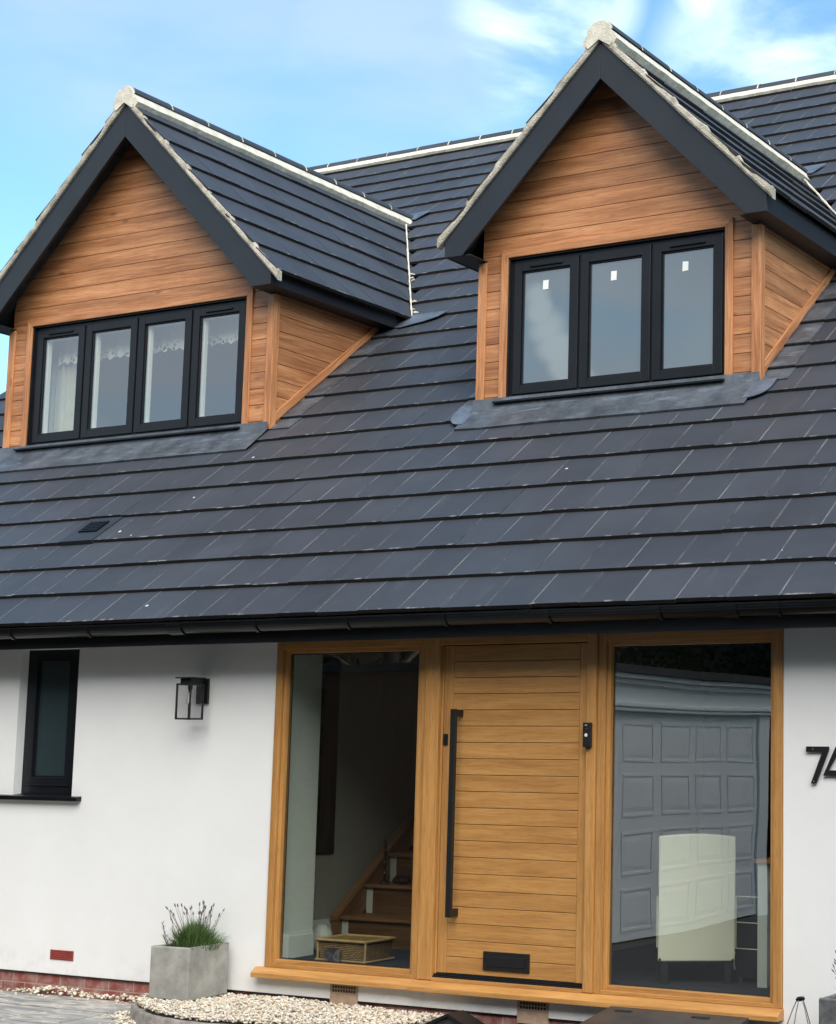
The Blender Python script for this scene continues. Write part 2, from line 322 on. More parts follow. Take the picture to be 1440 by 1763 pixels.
# ------------------------------------------------------------------ mesh builder
class MB:
    def __init__(s): s.v = []; s.f = []; s.uv = []; s.tone = []; s.mi = []
    def face(s, pts, g=None, off=(0, 0), tone=1, uvs=None, mi=0):
        b = len(s.v); s.v += [tuple(p) for p in pts]; s.f.append(tuple(range(b, b + len(pts))))
        if uvs is None:
            P = [Vector(p) for p in pts]; n = Vector((0, 0, 0))
            for i in range(len(P)): n += P[i].cross(P[(i + 1) % len(P)])
            n = n.normalized() if n.length > 1e-12 else Vector((0, 0, 1))
            G = Vector(g if g else (1, 0, 0)).normalized()
            if abs(n.dot(G)) > .9: A = Vector((0, 0, 1)) if abs(G.z) < .5 else Vector((1, 0, 0)); A = (A - n * A.dot(n)).normalized()
            else: A = (G - n * G.dot(n)).normalized()
            B = n.cross(A)
            uvs = [(p.dot(A) + off[0], p.dot(B) + off[1]) for p in P]
        s.uv.append(uvs); s.tone.append(tone); s.mi.append(mi)
    def hexa(s, c, g=None, off=None, tone=1, mi=0):    # 8 corners: bottom 4 ccw, top 4 ccw
        off = off or (random.uniform(0, 30), random.uniform(0, 30))
        for q in ((3, 2, 1, 0), (4, 5, 6, 7), (0, 1, 5, 4), (1, 2, 6, 5), (2, 3, 7, 6), (3, 0, 4, 7)):
            s.face([c[i] for i in q], g, off, tone, mi=mi)
    def box(s, x0, x1, y0, y1, z0, z1, g=None, tone=1, mi=0, off=None):
        if g is None:
            d = (x1 - x0, y1 - y0, z1 - z0); k = d.index(max(d)); g = [0, 0, 0]; g[k] = 1
        s.hexa([(x0, y0, z0), (x1, y0, z0), (x1, y1, z0), (x0, y1, z0), (x0, y0, z1), (x1, y0, z1), (x1, y1, z1), (x0, y1, z1)], g, off, tone, mi); return s
    def prism(s, poly, d, g=None, tone=1, mi=0, off=None):   # poly ccw seen from -d side ; d extrusion vector
        off = off or (random.uniform(0, 30), random.uniform(0, 30)); d = Vector(d); P = [Vector(p) for p in poly]; Q = [p + d for p in P]
        n = Vector((0, 0, 0))
        for i in range(len(P)): n += P[i].cross(P[(i + 1) % len(P)])
        if n.dot(d) > 0: P.reverse(); Q.reverse()
        s.face(P, g, off, tone, mi=mi); s.face(list(reversed(Q)), g, off, tone, mi=mi)
        for i in range(len(P)):
            j = (i + 1) % len(P); s.face([P[j], P[i], Q[i], Q[j]], g, off, tone, mi=mi)
        return s
    def tube(s, pts, rad, n=8, cap=True, uvc=None, tone=1, mi=0):
        pts = [Vector(p) for p in pts]; rr = rad if isinstance(rad, (list, tuple)) else [rad] * len(pts); rings = []
        for i, p in enumerate(pts):
            d = (pts[min(i + 1, len(pts) - 1)] - pts[max(i - 1, 0)]).normalized()
            a = d.orthogonal().normalized() if i == 0 else (pa - d * pa.dot(d)).normalized()
            pa = a; b = d.cross(a)
            rings.append([p + (a * math.cos(2 * math.pi * k / n) + b * math.sin(2 * math.pi * k / n)) * rr[i] for k in range(n)])
        for i in range(len(rings) - 1):
            for k in range(n):
                j = (k + 1) % n
                s.face([rings[i][k], rings[i][j], rings[i + 1][j], rings[i + 1][k]], uvs=[uvc] * 4 if uvc else None, tone=tone, mi=mi)
        if cap:
            s.face(list(reversed(rings[0])), uvs=[uvc] * n if uvc else None, mi=mi); s.face(rings[-1], uvs=[uvc] * n if uvc else None, mi=mi)
        return s
    def lathe(s, c, prof, n=24, axis='z', mi=0):
        c = Vector(c)
        def P(r, h, k):
            a = 2 * math.pi * k / n
            return c + (Vector((r * math.cos(a), r * math.sin(a), h)) if axis == 'z' else Vector((r * math.cos(a), -h, r * math.sin(a))))
        for (r0, h0), (r1, h1) in zip(prof, prof[1:]):
            for k in range(n):
                q = [P(r0, h0, k), P(r0, h0, k + 1), P(r1, h1, k + 1), P(r1, h1, k)]
                if axis == 'y': q.reverse()
                if r0 < 1e-6: q = [q[0], q[2], q[3]] if axis == 'z' else [q[0], q[1], q[3]]
                elif r1 < 1e-6: q = q[:3] if axis == 'z' else [q[1], q[2], q[3]]
                s.face(q, mi=mi)
        return s
    def build(s, name, m, parent=None, smooth=False, bevel=0, merge=True):
        me = bpy.data.meshes.new(name); me.from_pydata(s.v, [], s.f)
        me.uv_layers.new(name='UVMap'); me.attributes.new('tone', 'FLOAT', 'CORNER')
        ul = me.uv_layers['UVMap']; ta = me.attributes['tone']
        uu = []; tt = []
        for u, t in zip(s.uv, s.tone):
            for q in u: uu += [q[0], q[1]]; tt.append(t)
        ul.data.foreach_set('uv', uu); ta.data.foreach_set('value', tt)
        ms = m if isinstance(m, (list, tuple)) else [m]
        for x in ms: me.materials.append(x)
        me.polygons.foreach_set('material_index', s.mi)
        me.polygons.foreach_set('use_smooth', [smooth] * len(me.polygons))
        if merge:
            bm = bmesh.new(); bm.from_mesh(me)
            if smooth or bevel: bmesh.ops.remove_doubles(bm, verts=bm.verts, dist=1e-5)
            bm.to_mesh(me); bm.free()
        me.update()
        o = bpy.data.objects.new(name, me); COL.objects.link(o)
        if parent: o.parent = parent; o.matrix_parent_inverse = parent.matrix_world.inverted() if False else Matrix()
        if bevel:
            md = o.modifiers.new('bevel', 'BEVEL'); md.width = bevel; md.segments = 2; md.limit_method = 'ANGLE'; md.angle_limit = R(50)
        if smooth and bevel == 0:
            try:
                me.set_sharp_from_angle(angle=R(50))
            except Exception: pass
        return o
def bx(name, m, parent, *a, bevel=0, **k): return MB().box(*a, **k).build(name, m, parent, bevel=bevel)
def tag(o, label=None, cat=None, group=None, kind=None):
    for k, v in (('label', label), ('category', cat), ('group', group), ('kind', kind)):
        if v: o[k] = v
    return o
def empty(name, loc=(0, 0, 0)):
    o = bpy.data.objects.new(name, None); COL.objects.link(o); o.location = loc; return o
class Thing:      # children are written in world coordinates and re-based on the thing's origin
    def __init__(s, name, loc, label, cat, group=None):
        s.o = empty(name, loc); tag(s.o, label, cat, group); s.loc = Vector(loc)
    def add(s, mb, name, m, parent=None, **k):
        mb.v = [tuple(Vector(v) - s.loc) for v in mb.v]
        return mb.build(name, m, parent or s.o, **k)
def tone(a=.86, b=1.1): return random.uniform(a, b)

# ------------------------------------------------------------------ the house
house = empty('house'); tag(house, 'white rendered house with dark tiled roof, two wood-clad gabled dormers and an oak entrance', 'house')
TAN = math.tan(R(39)); CO, SI = math.cos(R(39)), math.sin(R(39))
XL, XR = -5.75, 6.6
def zroof(y): return 2.476 + (y + .40) * TAN
def yroof(z): return (z - 2.476) / TAN - .40
RY = 7.22; RZ = zroof(RY)

# walls
m = MB()
WT = .40
m.box(XL, -2.35, 0, WT, .108, 2.40, g=(1, 0, 0)); m.box(-2.35, -1.78, 0, WT, .108, 1.30, g=(1, 0, 0)); m.box(-2.35, -1.78, 0, WT, 2.325, 2.40, g=(1, 0, 0))
m.box(-1.78, -.003, 0, WT, .108, 2.40, g=(1, 0, 0)); m.box(-.003, 3.613, 0, WT, .108, .205, g=(1, 0, 0)); m.box(-.003, 3.613, .02, WT, 2.332, 2.40, g=(1, 0, 0))
m.box(3.613, XR, 0, WT, .108, 2.40, g=(1, 0, 0))
house_wall = m.build('front_wall', RENDER, house)
for nm, x0, x1 in (('gable_end_wall', XL, XL + .3), ('gable_end_wall', XR - .3, XR)):
    m = MB(); m.prism([(x0, WT + .001, -.2), (x0, 14.4, -.2), (x0, 14.4, 2.5), (x0, RY, RZ - .25), (x0, WT + .001, zroof(WT) - .2)], (x1 - x0, 0, 0)); m.build(nm, RENDER, house)
bx('rear_wall', RENDER, house, XL + .3, XR - .3, 14.1, 14.38, -.2, 2.5)
m = MB(); m.box(XL + .01, XR - .01, .012, WT - .01, -.35, .105, g=(1, 0, 0), off=(0, 0.045)); m.build('brick_plinth', BRICK, house)
m = MB(); m.box(XL, XR, -.004, .02, .1005, .1075, g=(1, 0, 0)); m.build('damp_proof_strip', BLACKP, house)

# air bricks
m = MB(); m.box(-1.893, -1.675, -.004, .02, .203, .268, mi=0)
for i in range(5):
    z = .211 + i * .0125
    m.box(-1.885, -1.683, -.009, -.0045, z, z + .0065, mi=0)
m.build('air_brick', REDT, house)
for x0, z0 in ((.529, .115), (1.909, .113)):
    m = MB(); x1 = x0 + .213
    m.box(x0, x1, -.006, .02, z0 - .045, z0 + .027, mi=0); m.box(x0, x1, -.006, .02, z0 + .029, .203, mi=0)
    for i in range(9):
        for j in range(2):
            cx = x0 + .026 + i * .0205; cz = z0 + .045 + j * .024
            m.box(cx - .006, cx + .006, -.0085, -.0063, cz - .007, cz + .007, mi=1)
    m.build('air_brick', [TERRA, BLACK], house)

# eaves : soffit, fascia, gutter
bx('soffit', ANTH, house, XL, XR, -.30, .02, 2.333, 2.345)
fas = bx('fascia', FRAME, house, XL - .05, XR + .05, -.318, -.301, 2.305, 2.455)
m = MB(); gy, gz, gr = -.378, 2.437, .057
prof = [(gy + gr * math.cos(a), gz + gr * 1.15 * math.sin(a)) for a in [math.pi + math.pi * k / 12 for k in range(13)]]
prof_in = [(gy + (gr - .004) * math.cos(a), gz + (gr - .004) * 1.15 * math.sin(a)) for a in [math.pi + math.pi * k / 12 for k in range(13)]]
for (p, q), (pi, qi) in zip(zip(prof, prof[1:]), zip(prof_in, prof_in[1:])):
    for x0, x1 in ((XL - .1, XR + .1),):
        m.face([(x0, p[0], p[1]), (x0, q[0], q[1]), (x1, q[0], q[1]), (x1, p[0], p[1])]); m.face([(x0, qi[0], qi[1]), (x0, pi[0], pi[1]), (x1, pi[0], pi[1]), (x1, qi[0], qi[1])])
m.box(XL - .1, XR + .1, gy - gr - .004, gy - gr + .003, gz - .004, gz + .006); m.box(XL - .1, XR + .1, gy - gr - .0025, gy - gr + .0, gz - .030, gz - .026)
gut = m.build('gutter', BLACKP, house)
def gutter_ring(x, wd, rr=.064, nm='gutter_bracket'):
    m = MB(); A = [math.pi * .97 + math.pi * 1.03 * k / 12 for k in range(13)]
    for a, b in zip(A, A[1:]):
        p = (gy + rr * math.cos(a), gz + rr * 1.15 * math.sin(a)); q = (gy + rr * math.cos(b), gz + rr * 1.15 * math.sin(b))
        pi = (gy + (rr - .003) * math.cos(a), gz + (rr - .003) * 1.15 * math.sin(a)); qi = (gy + (rr - .003) * math.cos(b), gz + (rr - .003) * 1.15 * math.sin(b))
        m.prism([(x, *p), (x, *q), (x, *qi), (x, *pi)], (wd, 0, 0))
    m.box(x, x + wd, gy + .045, -.3185, gz - .07, gz - .005)
    return m.build(nm, BLACKP, gut)
x = -5.6
while x < 6.6:
    gutter_ring(x, .022); x += .72
for x in (-.55, 3.42): gutter_ring(x, .11, .065, 'gutter_union')

# ---------------- dormer data
class D: pass
DL = D(); DL.x0, DL.x1, DL.zt, DL.bz = -4.62, -1.65, 7.11, 7.02
DR = D(); DR.x0, DR.x1, DR.zt, DR.bz = .35, 2.66, 6.80, 6.715
for d in (DL, DR): d.xc = (d.x0 + d.x1) / 2; d.h = (d.x1 - d.x0) / 2
YG, YV = 1.69, 1.44           # gable plane, verge plane

# ---------------- tiles
G = .356; TW = .314; TT = .026
def tiles(mb, O, U, S, smax, urange, thick=TT, stag=.5, first=0):
    O, U, S = Vector(O), Vector(U).normalized(), Vector(S).normalized(); Nn = U.cross(S).normalized()
    if Nn.z < 0: Nn = -Nn
    k = 0; idx = 0
    while first + k * G < smax - .02:
        s0 = first + k * G; s1 = min(s0 + G + .05, smax)
        for (ua, ub) in urange(s0, s0 + G):
            u = math.floor(ua / TW) * TW - (TW * stag if k % 2 else 0) + (k * 7 % 3) * .004
            while u < ub:
                a, b = max(u + .0022, ua), min(u + TW - .0022, ub)
                if b - a > .02:
                    lift = random.uniform(0, .006); sl = random.uniform(-.003, .003); ta = random.uniform(.88, 1.08)
                    if random.random() < .08: ta *= .9
                    top = lambda uu, ss, h: O + U * uu + S * ss + Nn * h
                    h0 = 0 + lift; h1 = -.024
                    c = [top(a, s0 + sl, h0 - thick), top(b, s0 + sl, h0 - thick), top(b, s1, h1 - thick * .6), top(a, s1, h1 - thick * .6), top(a, s0 + sl, h0), top(b, s0 + sl, h0), top(b, s1, h1), top(a, s1, h1)]
                    fa, fb = (a - u) / TW, (b - u) / TW
                    P = lambda q: q
                    idx += 1
                    flip = (U.cross(S)).dot(Nn) < 0
                    def put(q, uvs, mi):
                        pts = [c[i] for i in q]
                        if flip: pts = pts[::-1]; uvs = uvs[::-1] if uvs else None
                        mb.face(pts, tone=ta, uvs=uvs, mi=mi, g=tuple(U))
                    put((4, 5, 6, 7), [(fa, 0), (fb, 0), (fb, .999), (fa, .999)], 0)
                    # leading edge (front) and sides
                    put((0, 1, 5, 4), None, 1); put((1, 2, 6, 5), None, 1); put((3, 0, 4, 7), None, 1); put((0, 3, 2, 1), None, 1)
                u += TW
        k += 1
def yd_back(d, u): return 0
O_main = Vector((0, -.40, 2.476)); S_main = Vector((0, CO, SI))
smain = (RY + .40) / CO - .02
def main_range(s0, s1):
    y = -.40 + (s0 + s1) / 2 * CO; y1 = -.40 + s1 * CO; z = zroof(-.40 + s0 * CO)
    xl = -5.85 - .3 * ((s0) / smain); xs = [(xl, XR + .12)]
    for d in (DL, DR):
        hw = min(d.h, d.zt - z - .12)
        if y1 > YG + .12 and hw > .1:
            n = []
            for a, b in xs:
                if d.xc - hw > a and d.xc + hw < b: n += [(a, d.xc - hw), (d.xc + hw, b)]
                else: n.append((a, b))
            xs = n
    return xs
mb = MB(); tiles(mb, O_main, (1, 0, 0), S_main, smain, main_range)
main_roof = mb.build('main_roof', [TILE, TEDGE], house, merge=False)
# underlay board below the tiles, and rear slope
m = MB()
NM = Vector((0, -SI, CO))
def slab(x0, x1, ya, yb):
    a = Vector((x0, ya, zroof(ya))) - NM * .062; b = Vector((x0, yb, zroof(yb))) - NM * .062
    m.prism([a, b, b - NM * .02, a - NM * .02], (x1 - x0, 0, 0))
slab(-5.8, XR, -.29, YG + .02); slab(-5.8, DL.x0, YG + .02, RY); slab(DL.x1, DR.x0, YG + .02, RY); slab(DR.x1, XR, YG + .02, RY)
slab(DL.x0, DL.x1, 5.2, RY); slab(DR.x0, DR.x1, 4.9, RY)
m.prism([(-6.1, RY, RZ - .01), (-6.1, 14.8, RZ - .01 - (14.8 - RY) * TAN), (-6.1, 14.8, RZ - .06 - (14.8 - RY) * TAN), (-6.1, RY, RZ - .06)], (XR + 6.2, 0, 0))
m.build('roof_deck', FELT, main_roof)
m = MB(); m.prism([(-5.84, -.36, 2.40), (-5.84, -.36, 2.452), (-6.10, RY, RZ - .03), (-6.10, RY, RZ - .2)], (.05, 0, 0)); m.build('verge_board', ANTH, main_roof)

def ridge(parent, A, B, nslope, steps=.45, name='ridge_tiles', mort_front=True):
    """A->B ridge line at tile-plane apex; half-round caps on a mortar bed"""
    A, B = Vector(A), Vector(B); d = (B - A).normalized(); L = (B - A).length; side = Vector((0, 0, 1)).cross(d).normalized(); up = Vector((0, 0, 1))
    m = MB(); rr = .106; n = max(1, round(L / steps)); st = L / n
    for i in range(n):
        a0 = A + d * (i * st + .003); a1 = A + d * ((i + 1) * st - .003); dz = random.uniform(-.003, .003); tl = tone(.8, 1.05)
        ang = [math.pi * (k / 12) for k in range(13)]
        P = lambda c, a, r: c + side * (r * math.cos(a)) + up * (r * .74 * math.sin(a) - .022 + dz)
        for x, y in zip(ang, ang[1:]):
            m.face([P(a0, x, rr), P(a0, y, rr), P(a1, y, rr), P(a1, x, rr)], uvs=[(.3, .3)] * 4, tone=tl)
        m.face([P(a0, x, rr) for x in reversed(ang)], uvs=[(.3, .3)] * 13, tone=.6, mi=1 if i == 0 else 0); m.face([P(a1, x, rr) for x in ang], uvs=[(.3, .3)] * 13, tone=.6)
    for i in range(1, n):
        c = A + d * (i * st); ang = [math.pi * (k / 12) for k in range(13)]; e = random.uniform(.004, .009)
        for x, y in zip(ang, ang[1:]):
            P = lambda cc, a, r: cc + side * (r * math.cos(a)) + up * (r * .74 * math.sin(a) - .022)
            m.face([P(c - d * e, x, rr + .003), P(c - d * e, y, rr + .003), P(c + d * e, y, rr + .003), P(c + d * e, x, rr + .003)], mi=1)
    P = lambda a, r: A - d * .012 + side * (r * math.cos(a)) + up * (r * .74 * math.sin(a) - .022)
    m.prism([P(x, rr - .014) for x in ang] + [A - d * .012 - side * .112 - up * .118, A - d * .012 - side * .09 - up * .15, A - d * .012 - up * .09, A - d * .012 + side * .09 - up * .15, A - d * .012 + side * .112 - up * .118], d * .02, mi=1)
    o = m.build(name, [TILE2, MORTAR], parent, smooth=True)
    m = MB()      # bed
    for sg in (1, -1):
        k = int(L / .06); prev = None
        sl = (side * sg * math.cos(nslope) - up * math.sin(nslope)).normalized(); nn = (side * sg * math.sin(nslope) + up * math.cos(nslope)).normalized()
        for i in range(k + 1):
            c = A + d * (L * i / k); wv = .178 + .013 * noise.noise(Vector((i * .23, sg * 3.1, L))) + random.uniform(-.003, .003); hh = .030 + .006 * noise.noise(Vector((i * .4, 5, L)))
            q = (c + sl * .082 + nn * .050, c + sl * wv + nn * hh, c + sl * (wv + .006) - nn * .03, c - up * .06)
            if prev:
                for (p0, p1), (q0, q1) in zip(zip(prev, prev[1:]), zip(q, q[1:])):
                    m.face([p0, p1, q1, q0] if sg * (1) > 0 else [p1, p0, q0, q1])
            else: m.face(list(q) if sg < 0 else list(reversed(q)))
            prev = q
        m.face(list(prev))
    m.build('mortar_bed', MORTAR, o)
    return o
ridge(main_roof, (-6.15, RY, RZ), (XR + .12, RY, RZ), R(39))

# roof vent tile
m = MB()
def onroof(x, s, h): return O_main + Vector((x, 0, 0)) + S_main * s + NM * h
s0 = G * 3 + .0; xv = -2.50
def rbox(m, x0, x1, s0, s1, h0, h1, h0b=None, h1b=None, mi=0, uvs=None):
    h0b = h0 if h0b is None else h0b; h1b = h1 if h1b is None else h1b
    m.hexa([onroof(x0, s0, h0), onroof(x1, s0, h0), onroof(x1, s1, h0b), onroof(x0, s1, h0b), onroof(x0, s0, h1), onroof(x1, s0, h1), onroof(x1, s1, h1b), onroof(x0, s1, h1b)], (1, 0, 0), mi=mi)
rbox(m, xv, xv + .33, s0 - .012, s0 + G - .01, -.02, .016, -.03, -.006)
vent = m.build('vent_tile', VENTM, main_roof, bevel=.003)
m = MB()
for i in range(6): rbox(m, xv + .09, xv + .27, s0 + .12 + i * .026, s0 + .12 + i * .026 + .012, .006 - i * .0008, .021 - i * .0016)
for i in range(5): rbox(m, xv + .09 + i * .043, xv + .097 + i * .043, s0 + .115, s0 + .27, .004, .019, .0, .012)
m.build('vent_grille', BLACKP, vent)

# ---------------- dormers
def planks_gable(d, name):
    tone = lambda *a: random.uniform(.80, 1.12)
    m = MB(); p = .1345; z = d.win[3] + .03 - 9 * p; i = 0
    win = d.win
    while z < d.bz:
        z1 = min(z + p, d.bz); za, zb = max(z, 4.163) + .0025, z1 - .0025
        def hw(zz): return min(d.h - .012, d.bz + .0 - zz)
        tn_ = tone(.86, 1.08)
        # split around the window opening
        def piece(xa0, xa1, xb0, xb1):
            if xa1 - xa0 < .01: return
            off = (random.uniform(0, 40), random.uniform(0, 40))
            c = [(xa0, YG, za), (xa1, YG, za), (xa1, YG + .03, za), (xa0, YG + .03, za), (xb0, YG, zb), (xb1, YG, zb), (xb1, YG + .03, zb), (xb0, YG + .03, zb)]
            m.hexa(c, (1, 0, 0), off, tn_)
        h0, h1 = hw(za), hw(zb)
        if h1 <= 0.01: h1 = .01
        if za < win[3] - .03:
            m_ = 0
            piece(d.xc - h0, win[0] - .001, d.xc - h1, win[0] - .001); piece(win[1] + .001, d.xc + h0, win[1] + .001, d.xc + h1)
        else: piece(d.xc - h0, d.xc + h0, d.xc - h1, d.xc + h1)
        z = z1
    # dark backing in the grooves
    P = [(d.x0 + .02, YG + .031, 4.17), (win[0] + .0, YG + .031, 4.17), (win[0], YG + .031, win[3]), (win[1], YG + .031, win[3]), (win[1], YG + .031, 4.17), (d.x1 - .02, YG + .031, 4.17), (d.x1 - .02, YG + .031, d.bz - d.h), (d.xc, YG + .031, d.bz), (d.x0 + .02, YG + .031, d.bz - d.h)]
    for q in ((0, 1, 2, 8), (3, 4, 5, 6), (8, 2, 3, 6), (8, 6, 7)):
        m.prism([P[i] for i in q], (0, .03, 0), mi=1)
    # cheeks
    for sg, xx in ((-1, d.x0), (1, d.x1)):
        z = 4.165
        while z < 5.5:
            z1 = z + p; za, zb = z + .0025, z1 - .0025; tn_ = tone(.9, 1.1)
            ya, yb = yroof(za + .03), yroof(zb + .03)
            if zb > 5.45: break
            xo, xi = xx, xx - sg * .03
            x_a, x_b = min(xo, xi), max(xo, xi)
            y0 = YG + .0305
            c = [(x_a, y0, za), (x_b, y0, za), (x_b, max(ya, y0 + .001), za), (x_a, max(ya, y0 + .001), za), (x_a, y0, zb), (x_b, y0, zb), (x_b, max(yb, y0 + .001), zb), (x_a, max(yb, y0 + .001), zb)]
            m.hexa(c, (0, 1, 0), None, tn_)
            z = z1
        xb_ = xx - sg * .031
        m.prism([(xb_, YG + .06, 4.2), (xb_, yroof(5.5), 5.5), (xb_, YG + .06, 5.5)], (-sg * .05, 0, 0), mi=1)
    body = m.build(name, [CLAD, FELT], house, bevel=0)
    # trims
    wx0, wx1, wz0, wz1 = win
    t = .062; y0, y1 = YG - .018, YG - .001
    def trim(nm, fn):
        mm = MB(); fn(mm); return mm.build(nm, CLAD, body, bevel=.003)
    trim('window_trim', lambda mm: mm.prism([(wx0 - t, y0, 4.165), (wx0, y0, 4.165), (wx0, y0, wz1), (wx0 - t, y0, wz1 + t)], (0, y1 - y0, 0), (0, 0, 1), 1.04))
    trim('window_trim', lambda mm: mm.prism([(wx1, y0, 4.165), (wx1 + t, y0, 4.165), (wx1 + t, y0, wz1 + t), (wx1, y0, wz1)], (0, y1 - y0, 0), (0, 0, 1), 1.04))
    trim('window_trim', lambda mm: mm.prism([(wx0, y0, wz1), (wx1, y0, wz1), (wx1 + t, y0, wz1 + t), (wx0 - t, y0, wz1 + t)], (0, y1 - y0, 0), (1, 0, 0), 1.0))
    # reveals inside the opening
    mm = MB(); mm.box(wx0 - .004, wx0 + .012, YG, YG + .075, wz0, wz1, (0, 0, 1)); mm.box(wx1 - .012, wx1 + .004, YG, YG + .075, wz0, wz1, (0, 0, 1)); mm.box(wx0 + .012, wx1 - .012, YG, YG + .075, wz1 - .012, wz1 + .004, (1, 0, 0))
    mm.build('window_reveal', FRAME, body)
    for sg, xx in ((-1, d.x0), (1, d.x1)):
        def f(mm):
            a, b = sorted((xx + sg * .018, xx - sg * .055)); mm.box(a, b, y0, y1, 4.155, 5.262, (0, 0, 1), 1.1)
            a, b = sorted((xx + sg * .001, xx + sg * .018)); mm.box(a, b, y1, YG + .05, 4.155, 5.262, (0, 0, 1), 1.1)
        trim('corner_trim', f)
        # sloping foot trim of the cheek
        def g(mm):
            n = Vector((0, -SI, CO)); xo = xx + sg * .0015
            a = Vector((xo, YG + .0505, zroof(YG + .0505) + .012)); b = Vector((xo, yroof(5.26), 5.272))
            P4 = [a, b, Vector((xo, yroof(5.26) - .085, 5.272)), Vector((xo, YG + .0505, a.z + .085))]
            mm.prism(P4, (sg * .014, 0, 0), (0, CO, SI), 1.08)
        trim('foot_trim', g)
    return body

def dormer_roof(d, name):
    yb = yroof(d.zt) + .2
    HW = 1.73 if d is DL else d.h + .21      # eave half width at tile edge
    d.HW = HW
    m = MB(); T2 = math.sqrt(.5)
    L = HW / T2
    for sg in (1, -1):
        O = Vector((d.xc + sg * HW, YV - .02, d.zt - HW)); U = Vector((0, 1, 0)); S = Vector((-sg * T2, 0, T2))
        def rg(s0, s1, d=d):
            zz = O.z + s1 * T2
            return [(0, yroof(zz) - (YV - .02) + .12)]
        tiles(m, O, U, S, L - .01, rg, stag=.5, first=-.005)
    o = m.build(name, [TILE2, TEDGE], house, merge=False)
    # deck / soffit slab under the tiles
    m = MB()
    yq = yroof(d.zt) - .05
    for sg in (1, -1):
        c = d.xc; hb = 1.655 if d is DL else d.h + .165
        z0 = d.zt - .075
        m.prism([(c, YV + .024, z0), (c + sg * (hb - .01), YV + .024, z0 - hb + .01), (c + sg * (hb - .01), YV + .024, z0 - hb - .03), (c, YV + .024, z0 - .09)], (0, 1.6, 0))
    m.build('roof_deck', FELT, o)
    hb = 1.655 if d is DL else d.h + .165
    # bargeboards
    vd = .285
    for sg in (1, -1):
        m = MB(); c = d.xc + sg * .001; zb = 5.265
        xin = (d.bz - vd) - zb     # |dx| where the inner line meets the cut
        P = [(c, YV, d.bz), (c, YV, d.bz - vd), (d.xc + sg * min(xin, hb - .02), YV, zb), (d.xc + sg * hb, YV, zb), (d.xc + sg * hb, YV, d.bz - hb)]
        m.prism(P, (0, .022, 0), (1, 0, -sg)); m.build('bargeboard', ANTH, o, bevel=.002)
        # boxed soffit return + side fascia
        m = MB(); xa, xb = sorted((d.xc + sg * (hb - .018), d.xc + sg * hb))
        ye = yroof(5.30) + .02
        m.prism([(xa, YV + .023, zb), (xa, yroof(zb + .0) + .02, zb), (xa, yroof(d.bz - hb - .01) + .02, d.bz - hb - .01), (xa, YV + .023, d.bz - hb - .01)], (xb - xa, 0, 0))
        m.build('side_fascia', ANTH, o, bevel=.0015)
        m = MB(); xa, xb = sorted((d.xc + sg * (d.h - .0), d.xc + sg * (hb - .019)))
        m.box(xa, xb, YV + .023, yroof(zb) + .1, zb + .003, zb + .012)
        xa2, xb2 = sorted((d.xc + sg * (d.h - .05), d.xc + sg * (d.h - .001)))
        m.box(xa2, xb2, YV + .023, YG - .002, zb + .003, zb + .012)
        m.prism([(d.xc + sg * min(xin, hb - .02), YV + .023, zb + .0), (d.xc + sg * (hb - .02), YV + .023, zb), (d.xc + sg * (hb - .02), YV + .023, d.bz - hb + .0)], (0, .012, 0))
        xm = d.xc + sg * (d.h - .052)
        m.build('soffit_box', ANTH, o)
        # verge mortar with a stepped, uneven top
        m = MB(); k = 60; prev = None; Lh = HW + .01
        for i in range(k + 1):
            q = Lh * i / k; s = (Lh - q) / T2
            st = ((s % G) / G); top = d.zt - q + (-.004 - .022 * st) * 1.2 + .006
            top += .006 * noise.noise(Vector((q * 9, sg * 4, d.xc))); x = d.xc + sg * q; bot = d.zt - q - .086 + .005 * noise.noise(Vector((q * 6, 9, d.xc)))
            yo = YV - .024 + .006 * noise.noise(Vector((q * 8, 2, d.xc)))
            ring = [Vector((x, yo + .008, bot)), Vector((x, yo, bot + .02)), Vector((x, yo + .004, top - .012)), Vector((x, yo + .02, top)), Vector((x, YV + .03, top - .012)), Vector((x, YV + .03, bot))]
            if prev:
                for a in range(6):
                    b = (a + 1) % 6; f4 = [prev[a], prev[b], ring[b], ring[a]]
                    m.face(f4 if sg < 0 else f4[::-1])
            else: m.face(ring if sg < 0 else ring[::-1])
            prev = ring
        m.face(prev[::-1] if sg < 0 else prev)
        m.build('verge_mortar', VERGEM, o)
        # valley line
        m = MB(); a = Vector((d.xc + sg * HW, yroof(d.zt - HW), d.zt - HW)); b = Vector((d.xc + sg * .14, yroof(d.zt - .14), d.zt - .14))
        n_ = 26; pts = []
        for i in range(n_ + 1):
            p = a.lerp(b, i / n_); p += Vector((0, -.012, .012)) + Vector((random.uniform(-.003, .003), 0, random.uniform(-.003, .003))); pts.append(p)
        m.tube(pts, [.007 + random.uniform(-.0015, .004) for _ in pts], 6)
        for i in range(9):
            p = a.lerp(b, random.uniform(0, .45)) + Vector((sg * random.uniform(.0, .02), 0, 0)); p.z = zroof(p.y) + .004
            m.tube([p, p + Vector((sg * random.uniform(.008, .02), random.uniform(-.03, .03), .004)), p + Vector((sg * random.uniform(.01, .04), random.uniform(-.03, .03), .004))], [.012, .010, .005], 6)
        m.build('valley_pointing', MORTAR, o)
    ridge(o, (d.xc, YV - .02, d.zt + .004), (d.xc, yroof(d.zt) + .05, d.zt + .004), R(45), .45)
    return o

